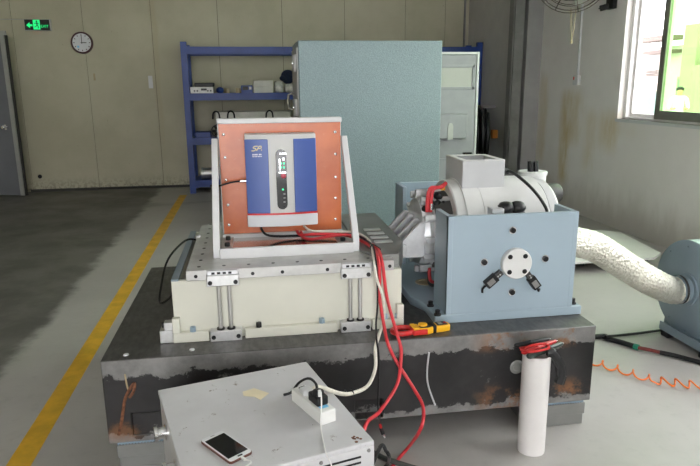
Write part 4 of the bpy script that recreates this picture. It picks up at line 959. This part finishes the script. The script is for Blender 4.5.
# ------------------------------------------------------------------ grey equipment case
A_ = Vector((-.353, 1.996, .5)); B_ = Vector((.164, 2.132, .5)); ang = math.atan2(B_.y - A_.y, B_.x - A_.x)
cw, cdp, chh = .535, .582, .5
u_ = Vector((math.cos(ang), math.sin(ang), 0)); v_ = Vector((-math.sin(ang), math.cos(ang), 0))
cc_ = A_ + u_ * cw / 2 - v_ * cdp / 2; cc_.z = 0
ec = thing('equipment_case', 'scuffed light grey metal equipment case standing before the steel block', 'case', cc_, ang)
hw, hd = cw / 2, cdp / 2
MB().box(-hw + .004, hw - .004, -hd + .004, hd - .004, .03, .485).build('body', M_case, ec, .003, True)
MB().box(-hw, hw, -hd, hd, .484, .5).build('lid', M_case, ec, .003, True)
lipm = MB().box(-hw + .002, hw - .002, -hd - .004, -hd + .006, .03, .488).build('front_panel', M_case, ec, .002, True)
for i in range(8): 
    for xa, xb in ((-.02, hw - .045), (-hw + .05, -.06)): MB().box(xa, xb, -hd - .0055, -hd - .0035, .462 - .018 * i - .003, .462 - .018 * i + .003).build('vent_slot', M_blackp, lipm, 0, True)
for x in (-hw + .02, -.08, .10, hw - .02): MB().lathe((x, -hd - .004, .476), (0, -1, 0), [(0, .006), (.003, .005)], 10).build('screw', M_column, lipm, 0, True)
for dy, z in ((.13, .43), (-.08, .43), (-.2, .43)):
    c_ = MB().lathe((-hw + .004, dy, z), (-1, 0, 0), [(0, .026), (.006, .026), (.008, .019), (.028, .019), (.03, .024), (.04, .024)], 20).build('round_connector', M_chrome, ec, 0, True)
    MB().lathe((-hw - .036, dy, z), (-1, 0, 0), [(0, .016), (.001, .016)], 14).build('socket_face', M_blackp, c_, 0, True)
MB().box(-hw - .05, -hw + .004, -.06, -.03, .30, .40).build('side_handle', M_dooredge, ec, .004, True)
for x in (-hw + .05, hw - .05):
    for y in (-hd + .05, hd - .05): MB().lathe((x, y, 0), (0, 0, 1), [(0, .018), (.031, .022)], 14).build('foot', M_blackp, ec, 0, True)
# flaked paint chips on the lid
def topz(px, py, z=.5): return un(px, py, 'z', z)
CZ = .5
q = [topz(*p) for p in ((242.5, 392), (254, 388.3), (269, 393.3), (260.5, 400), (254.5, 397), (243.5, 396))]
tag(MB().prism([(p.x, p.y) for p in q], 'z', CZ - .0005, CZ + .001).build('masking_tape', M_tape), 'torn piece of beige masking tape stuck on the grey case lid', 'tape')
chip = MB(); q = topz(357.5, 439)
random.seed(3)
for i in range(9):
    a, b = q.x + random.uniform(-.014, .014), q.y + random.uniform(-.015, .015); r_ = random.uniform(.003, .007)
    chip.lathe((a, b, CZ - .0004), (0, 0, 1), [(0, r_), (.0008, r_ * .8)], 6, True, False)
chip.build('chipped_paint', M_rust, ec)
ch_o = bpy.data.objects['chipped_paint']; ch_o.parent = ec; ch_o.matrix_parent_inverse = Matrix.Identity(4)
ch_o.data.transform(Matrix.Rotation(-ang, 4, 'Z'))
# phone
pq = [topz(*p, z=.508) for p in ((200, 440.5), (222, 430), (252.5, 450.5), (231, 463))]
pcn = sum(pq, Vector()) / 4; d1 = (pq[2] - pq[1] + pq[3] - pq[0]) / 2; d2 = (pq[1] - pq[0] + pq[2] - pq[3]) / 2
pl_, pw_ = d1.length / 2, d2.length / 2; pa = math.atan2(d1.y, d1.x)
pn = thing('smartphone', 'white smartphone with a black screen in a bronze case', 'phone', (pcn.x, pcn.y, CZ - .0003), pa)
def rrect(a, b, r, n=6):
    o = []
    for sx, sy, s0 in ((1, 1, 0), (-1, 1, 90), (-1, -1, 180), (1, -1, 270)):
        for i in range(n + 1): an = math.radians(s0 + 90 * i / n); o.append((sx * (a - r) + r * math.cos(an), sy * (b - r) + r * math.sin(an)))
    return o
MB().prism(rrect(pl_, pw_, .010), 'z', 0, .0075).build('back_cover', M_copper, pn, .0012, True)
fcp = MB().prism(rrect(pl_ - .0015, pw_ - .0015, .009), 'z', .0075, .0088).build('front_bezel', M_phone, pn, 0, True)
MB().prism(rrect(pl_ - .017, pw_ - .0055, .001), 'z', .0088, .0091).build('screen', M_screen, fcp, 0, True)
MB().prism([(x + pl_ - .009, y) for x, y in rrect(.0035, .008, .003)], 'z', .0088, .0092).build('home_button', M_screen, fcp, 0, True)
MB().prism([(x - pl_ + .007, y) for x, y in rrect(.0012, .007, .001)], 'z', .0088, .0092).build('earpiece', M_column, fcp, 0, True)
# phone charging cable
pe = pcn + d1.normalized() * pl_; pe.z = CZ + .0055
dn = d1.normalized()
uc = thing('charging_cable', 'thin white charging cable plugged into the smartphone', 'cable', pe)
MB().tube([pe - dn * .002, pe + dn * .016], .0042, 8, 1).build('phone_plug', M_white_pl, uc)
e1 = topz(262, 468, .504); e2 = topz(285, 490, .504)
# strip and its plugs
s0, s1 = Vector((.115, 1.858, 0)), Vector((.194, 1.684, 0)); sl = (s1 - s0).length; sa = math.atan2(s1.y - s0.y, s1.x - s0.x); sc = (s0 + s1) / 2
stp = thing('power_strip', 'short white power strip lying on the grey case', 'power strip', (sc.x, sc.y, CZ - .0005), sa)
sw = .0265; shh = .043
MB().box(-sl / 2, sl / 2, -sw, sw, 0, shh).build('housing', M_white_pl, stp, .004, True)
MB().box(-sl / 2 + .012, sl / 2 - .022, -sw + .012, sw - .012, shh, shh + .0015).build('socket_panel', M_skyblue, stp, .001, True)
MB().box(-sl / 2 + .012, sl / 2 - .075, -sw + .005, sw - .005, shh + .001, shh + .0025).build('socket_panel', M_white_pl, stp, .001, True)
MB().box(-sl / 2 + .02, -sl / 2 + .04, -.010, .012, shh + .0025, shh + .009).build('rocker_switch', M_motor, stp, .002, True)
SM = Matrix.Translation((sc.x, sc.y, 0)) @ Matrix.Rotation(sa, 4, 'Z')
bp_ = SM @ Vector((sl / 2 - .062, .0, CZ + shh + .001))
bpl = thing('black_plug', 'black mains plug pushed into the white power strip', 'plug', bp_, sa)
MB().box(-.030, .030, -.020, .020, 0, .03).build('plug_body', M_blackp, bpl, .005, True)
MB().lathe((0, .0, .026), (0, 0, 1), [(0, .02), (.012, .018), (.016, .012)], 16).build('plug_cap', M_blackp, bpl, 0, True)
pcb = bpl.location
c0 = topz(336, 388, .56)
MB().tube([Vector((-.02, .008, .022)), Vector((-.05, .022, .034)), Vector((-.10, .024, .032)), Vector((-.148, .015, .0)), Vector((-.162, -.008, -.034)), Vector((-.168, -.035, -.0395))], .0045, 6).build('plug_cord', M_blackp, bpl, 0, True)
wp = SM @ Vector((-sl / 2 + .0605, -.004, CZ + shh + .001))
wpl = thing('white_charger', 'small white charger plugged into the power strip', 'charger', wp, sa)
MB().box(-.018, .018, -.018, .018, 0, .02).build('charger_body', M_white, wpl, .006, True)
# cable from charger plug over the black plug and down the case front
wt = SM @ Vector((sl / 2 - .042, -.006, CZ + shh + .036))
g1, g2, g3, g4 = topz(321.5, 408, .556), topz(320.5, 420, .525), topz(322, 435, .503), topz(326.5, 455, .502)
usb = thing('usb_plug', 'white cable plug standing in the black mains plug', 'plug', wt)
MB().cyl(wt + Vector((0, 0, -.012)), wt + Vector((0, .004, .014)), .005, 10).build('plug_shell', M_white_pl, usb)
fe = topz(330.5, 462.5, .497)
MB().tube([wt + Vector((0, .003, .012)), wt + Vector((.003, -.015, .014)), g1, g2, g3, g4 + Vector((0, 0, .002)), fe + Vector((.002, -.012, -.006)), Vector((fe.x + .01, fe.y - .03, .40)), Vector((fe.x - .05, fe.y - .05, .36)), Vector((.02, 1.44, .40)), Vector((-.06, 1.40, .47)), Vector((-.09, 1.45, .509)), (pe + dn * .04) + Vector((0, 0, .001)), pe + dn * .014], .0021, 6, 8).build('thin_lead', M_white_pl, uc)

# ------------------------------------------------------------------ hanging cables in front of the slip table
yF = 2.385
def pth(L_): return [un(*p) for p in L_]
rA = [(301, 232, 'y', 2.86), (303, 238, 'y', 2.80), (312, 240, 'y', 2.74), (335, 237, 'y', 2.74), (352, 237.5, 'y', 2.74), (362, 241.5, 'y', 2.70), (372, 248, 'y', 2.56), (377, 258, 'y', 2.405), (379, 275, 'y', yF), (380, 300, 'y', yF), (385.5, 334, 'y', 2.32), (388.5, 345, 'y', 2.275), (396, 361, 'y', 2.26), (414, 389, 'y', 2.2), (423, 407, 'y', 2.13), (421, 428, 'y', 2.02), (407, 450, 'z', .02), (391, 468, 'z', .01), (376, 482, 'z', .01)]
rB = [(297, 231, 'y', 2.86), (301, 235, 'y', 2.80), (316, 234, 'y', 2.74), (340, 234, 'y', 2.77), (354, 236, 'y', 2.77), (366, 241, 'y', 2.69), (377, 248, 'y', 2.55), (382, 262, 'y', 2.40), (384.5, 280, 'y', yF), (387.5, 300, 'y', yF), (397, 334, 'y', 2.30), (400, 344, 'y', 2.272), (401, 355, 'y', 2.265), (397, 384, 'y', 2.2), (380, 411, 'y', 2.05), (366, 424, 'y', 1.95), (352, 428, 'y', 1.92)]
def safe(pts): return pts
rb_pts = pth(rB[:-2]); rb_pts += [un(366, 424.5, 'y', 1.86), Vector((.31, 1.78, .30)), Vector((.36, 1.78, .1)), Vector((.42, 1.75, .012))]
wC = [(304, 226, 'y', 2.84), (312, 231, 'y', 2.78), (335, 232, 'y', 2.79), (352, 234, 'y', 2.78), (365, 239, 'y', 2.72), (372, 247, 'y', 2.56), (375, 262, 'y', 2.40), (377, 278, 'y', yF), (382, 296, 'y', yF), (383.5, 318, 'y', yF), (379, 336, 'y', 2.32), (376, 348, 'y', 2.268), (375.5, 368, 'y', 2.24), (368, 385.5, 'y', 2.15), (353, 393, 'y', 2.0), (340, 393.5, 'y', 1.90)]
wpts = pth(wC); wpts += [SM @ Vector((-sl / 2 + .03, .06, CZ + .035)), SM @ Vector((-sl / 2 + .03, .02, CZ + .025))]
kC = [(366, 241, 'y', 2.67), (373, 247, 'y', 2.53), (376, 262, 'y', 2.405), (378, 285, 'y', 2.395), (378, 305, 'y', 2.40), (376, 325, 'y', 2.38), (376.5, 342, 'y', 2.272), (378.5, 358, 'y', 2.268), (378.5, 385, 'y', 2.25), (378, 407, 'y', 2.24), (380, 424, 'y', 2.22)]
kp = pth(kC)
e = [Vector((.285, 1.62, .30)), un(380, 447.5, 'y', 1.75), un(386, 451, 'y', 1.76), un(389.5, 458, 'y', 1.78), un(388, 466, 'z', .02), un(380, 478, 'z', .01)]
fc_ = [un(372, 452, 'z', .012), un(385, 459, 'z', .012), un(398, 464, 'z', .012), un(425, 471, 'z', .012)]
import numpy as np
def arr(pts, sub=8): return np.array([tuple(p) for p in MB.spline(pts, sub)])
cab = {'devlead': (arr(dev_lead), .006), 'rA': (arr(pth(rA)), .007), 'rB': (arr(rb_pts), .007), 'white': (arr(wpts), .0068), 'lead': (arr(kp), .0042), 'loop': (arr(e), .0065), 'floor': (arr(fc_), .011)}
cmM = Matrix.Translation(cm.location) @ Matrix.Rotation(cm.rotation_euler.z, 4, 'Z')
fixed = {'jaw': (np.array([tuple(cmM @ Vector(p)) for p in jr]), .0115)}
boxes = [(BX0, BX1, BY0, BY1, BZ0, BZ1), (-.284, .567, 2.425, 3.34, .70, .79), (.455, .672, 2.56, 3.36, .70, .802), (.50, .60, 2.475, 2.56, .70, .802), (TX0, TX1 + .006, 2.428, TY1, .484, .742),
         (.338, .467, 2.40, 2.45, .72, .79), (.338, .467, 2.415, 2.46, .48, .532), (FX0, FX1, 2.572, 2.59, .78, .836), (FX0, FX1, 2.59, 2.915, .78, .808), (-5, 5, -5, 9, -1, 0)]
boxes += [(x - .013, x + .013, y - .013, y + .013, .79, .824) for x in (FX0 + .026, FX1 - .026) for y in (2.62, 2.73, 2.85)]
P0 = {k_: v_[0].copy() for k_, v_ in cab.items()}; PP = {k_: v_[0].copy() for k_, v_ in cab.items()}
names_ = list(cab)
def push_pair(A, ra, Bq, rb, move_b=True):
    D = A[:, None, :] - Bq[None, :, :]; L_ = np.sqrt((D ** 2).sum(2)) + 1e-9; ov = np.clip(ra + rb + .0004 - L_, 0, None)
    if not ov.any(): return 0
    ia = ov.argmax(1); ma_ = ov[np.arange(len(A)), ia]; dA = D[np.arange(len(A)), ia] / L_[np.arange(len(A)), ia][:, None] * ma_[:, None]
    if move_b:
        ib = ov.argmax(0); mb2 = ov[ib, np.arange(len(Bq))]; dB = -D[ib, np.arange(len(Bq))] / L_[ib, np.arange(len(Bq))][:, None] * mb2[:, None]
        A += dA * .5; Bq += dB * .5
    else: A += dA
    return ov.max()
for it in range(160):
    for i, a_ in enumerate(names_):
        for b_ in names_[i + 1:]:
            if {a_, b_} == {'devlead', 'lead'}: continue
            push_pair(PP[a_], cab[a_][1], PP[b_], cab[b_][1])
        for fx_, fr_ in fixed.values(): push_pair(PP[a_], cab[a_][1], fx_, fr_, False)
    for k_ in names_:
        r_ = cab[k_][1]; Q = PP[k_]
        D = Q - P0[k_]; S_ = D.copy(); S_[1:-1] = .5 * D[1:-1] + .25 * (D[:-2] + D[2:])
        if it < 130: Q = P0[k_] + S_
        for (x0, x1, y0, y1, z0, z1) in boxes:
            lo_ = np.array([x0, y0, z0]) - r_; hi_ = np.array([x1, y1, z1]) + r_
            for n_ in np.where(((Q > lo_) & (Q < hi_)).all(1))[0]:
                p = Q[n_]; c_ = [(hi_[2] - p[2], 2, hi_[2]), (p[1] - lo_[1], 1, lo_[1])]      # only upward or towards the front
                m_ = min(c_); p[m_[1]] = m_[2]
        pin = {'devlead': (2, 1), 'loop': (3, 1)}.get(k_, (1, 1)); Q[:pin[0]] = P0[k_][:pin[0]]
        if k_ in ('white', 'lead'): Q[-3:] = P0[k_][-3:]
        if k_ == 'lead': Q[0] = PP['devlead'][-1]
        PP[k_] = Q
V_ = {k_: [Vector(p) for p in PP[k_]] for k_ in names_}
MB().tube(V_['devlead'], .006, 6, 1).build('black_lead', M_blackp, dv)
tag(MB().tube(V_['rA'], .0070, 10, 1).build('red_cable', M_red), 'red cable from the device that bulges over the block face to the floor', 'cable', 'red cables')
tag(MB().tube(V_['rB'], .0070, 10, 1).build('red_cable', M_red), 'red cable from the device that curls behind the grey case', 'cable', 'red cables')
wcb = thing('white_cable', 'white sheathed cable hanging from the device to the power strip', 'cable', V_['white'][72])
MB().tube(V_['white'], lambda s: .0055 if s < .45 else min(.0055 + (s - .45) * .02, .0072), 10, 1).build('sheath', M_whitec, wcb)
for px, py, y in ((352, 392.5, 1.99), (346, 393, 1.95)):
    q = un(px, py, 'y', y); MB().lathe(q - Vector((.004, 0, 0)), (1, .6, 0), [(0, .0105), (.006, .0105)], 12).build('cable_tie', M_blackp, wcb)
kp = V_['lead']; blc = thing('black_lead', 'thin black lead with a bare connector dangling before the block', 'cable', kp[-1])
MB().tube(kp, .0042, 6, 1).build('lead', M_blackp, blc)
q1, q2, q3 = un(381, 428, 'y', 2.215), un(383, 434, 'y', 2.21), un(384.5, 438, 'y', 2.205)
MB().tube([kp[-1], q1], .006, 8, 1).build('red_collar', M_redp, blc); MB().tube([q1, q2], .008, 8, 1).build('plug', M_blackp, blc); MB().tube([q2, q3], .006, 8, 1).build('plug_ring', M_chrome, blc)
# tie strap: a band closed round the bundle where it leaves the plate
tc = np.array(un(374, 249, 'y', 2.53)); near = []
for k_ in ('rA', 'rB', 'white', 'lead'):
    d_ = np.linalg.norm(PP[k_] - tc, axis=1); n_ = int(d_.argmin()); near.append((PP[k_][n_], PP[k_][min(n_ + 1, len(d_) - 1)] - PP[k_][n_ - 1], cab[k_][1]))
ctr_ = sum(p for p, d_, r_ in near) / len(near); ax_t = Vector(sum(d_ / np.linalg.norm(d_) for p, d_, r_ in near)).normalized()
u_t = ax_t.cross(Vector((0, 0, 1))).normalized(); w_t = ax_t.cross(u_t); ring_ = []
pts2 = [(Vector(p - ctr_).dot(u_t), Vector(p - ctr_).dot(w_t), r_) for p, d_, r_ in near]
for i in range(20):
    a = 2 * math.pi * i / 20; c_, s_ = math.cos(a), math.sin(a)
    h_ = max(x * c_ + y * s_ + r_ for x, y, r_ in pts2) + .0018; ring_.append((c_, s_, h_))
tie_p = []
for i in range(20):      # corner points of the supporting lines
    c1, s1_, h1 = ring_[i]; c2, s2_, h2 = ring_[(i + 1) % 20]; det = c1 * s2_ - s1_ * c2
    tie_p.append(Vector(ctr_) + u_t * ((h1 * s2_ - h2 * s1_) / det) + w_t * ((c1 * h2 - c2 * h1) / det))
tag(MB().tube(tie_p, .0025, 6, 1, True).build('velcro_tie', M_blackp), 'black tie strap holding the cables at the plate edge', 'cable tie')
tag(MB().tube(V_['loop'], .0065, 8, 1).build('black_loop_cable', M_blackp), 'black cable looping out beside the grey case', 'cable')
tag(MB().tube(V_['floor'], .011, 8, 1).build('floor_cable', P('dark_grey_cable', (.05, .055, .05), .5)), 'dark grey cable lying on the floor beside the grey case', 'cable')
for o in C.objects:
    if '_org' in o: del o['_org']
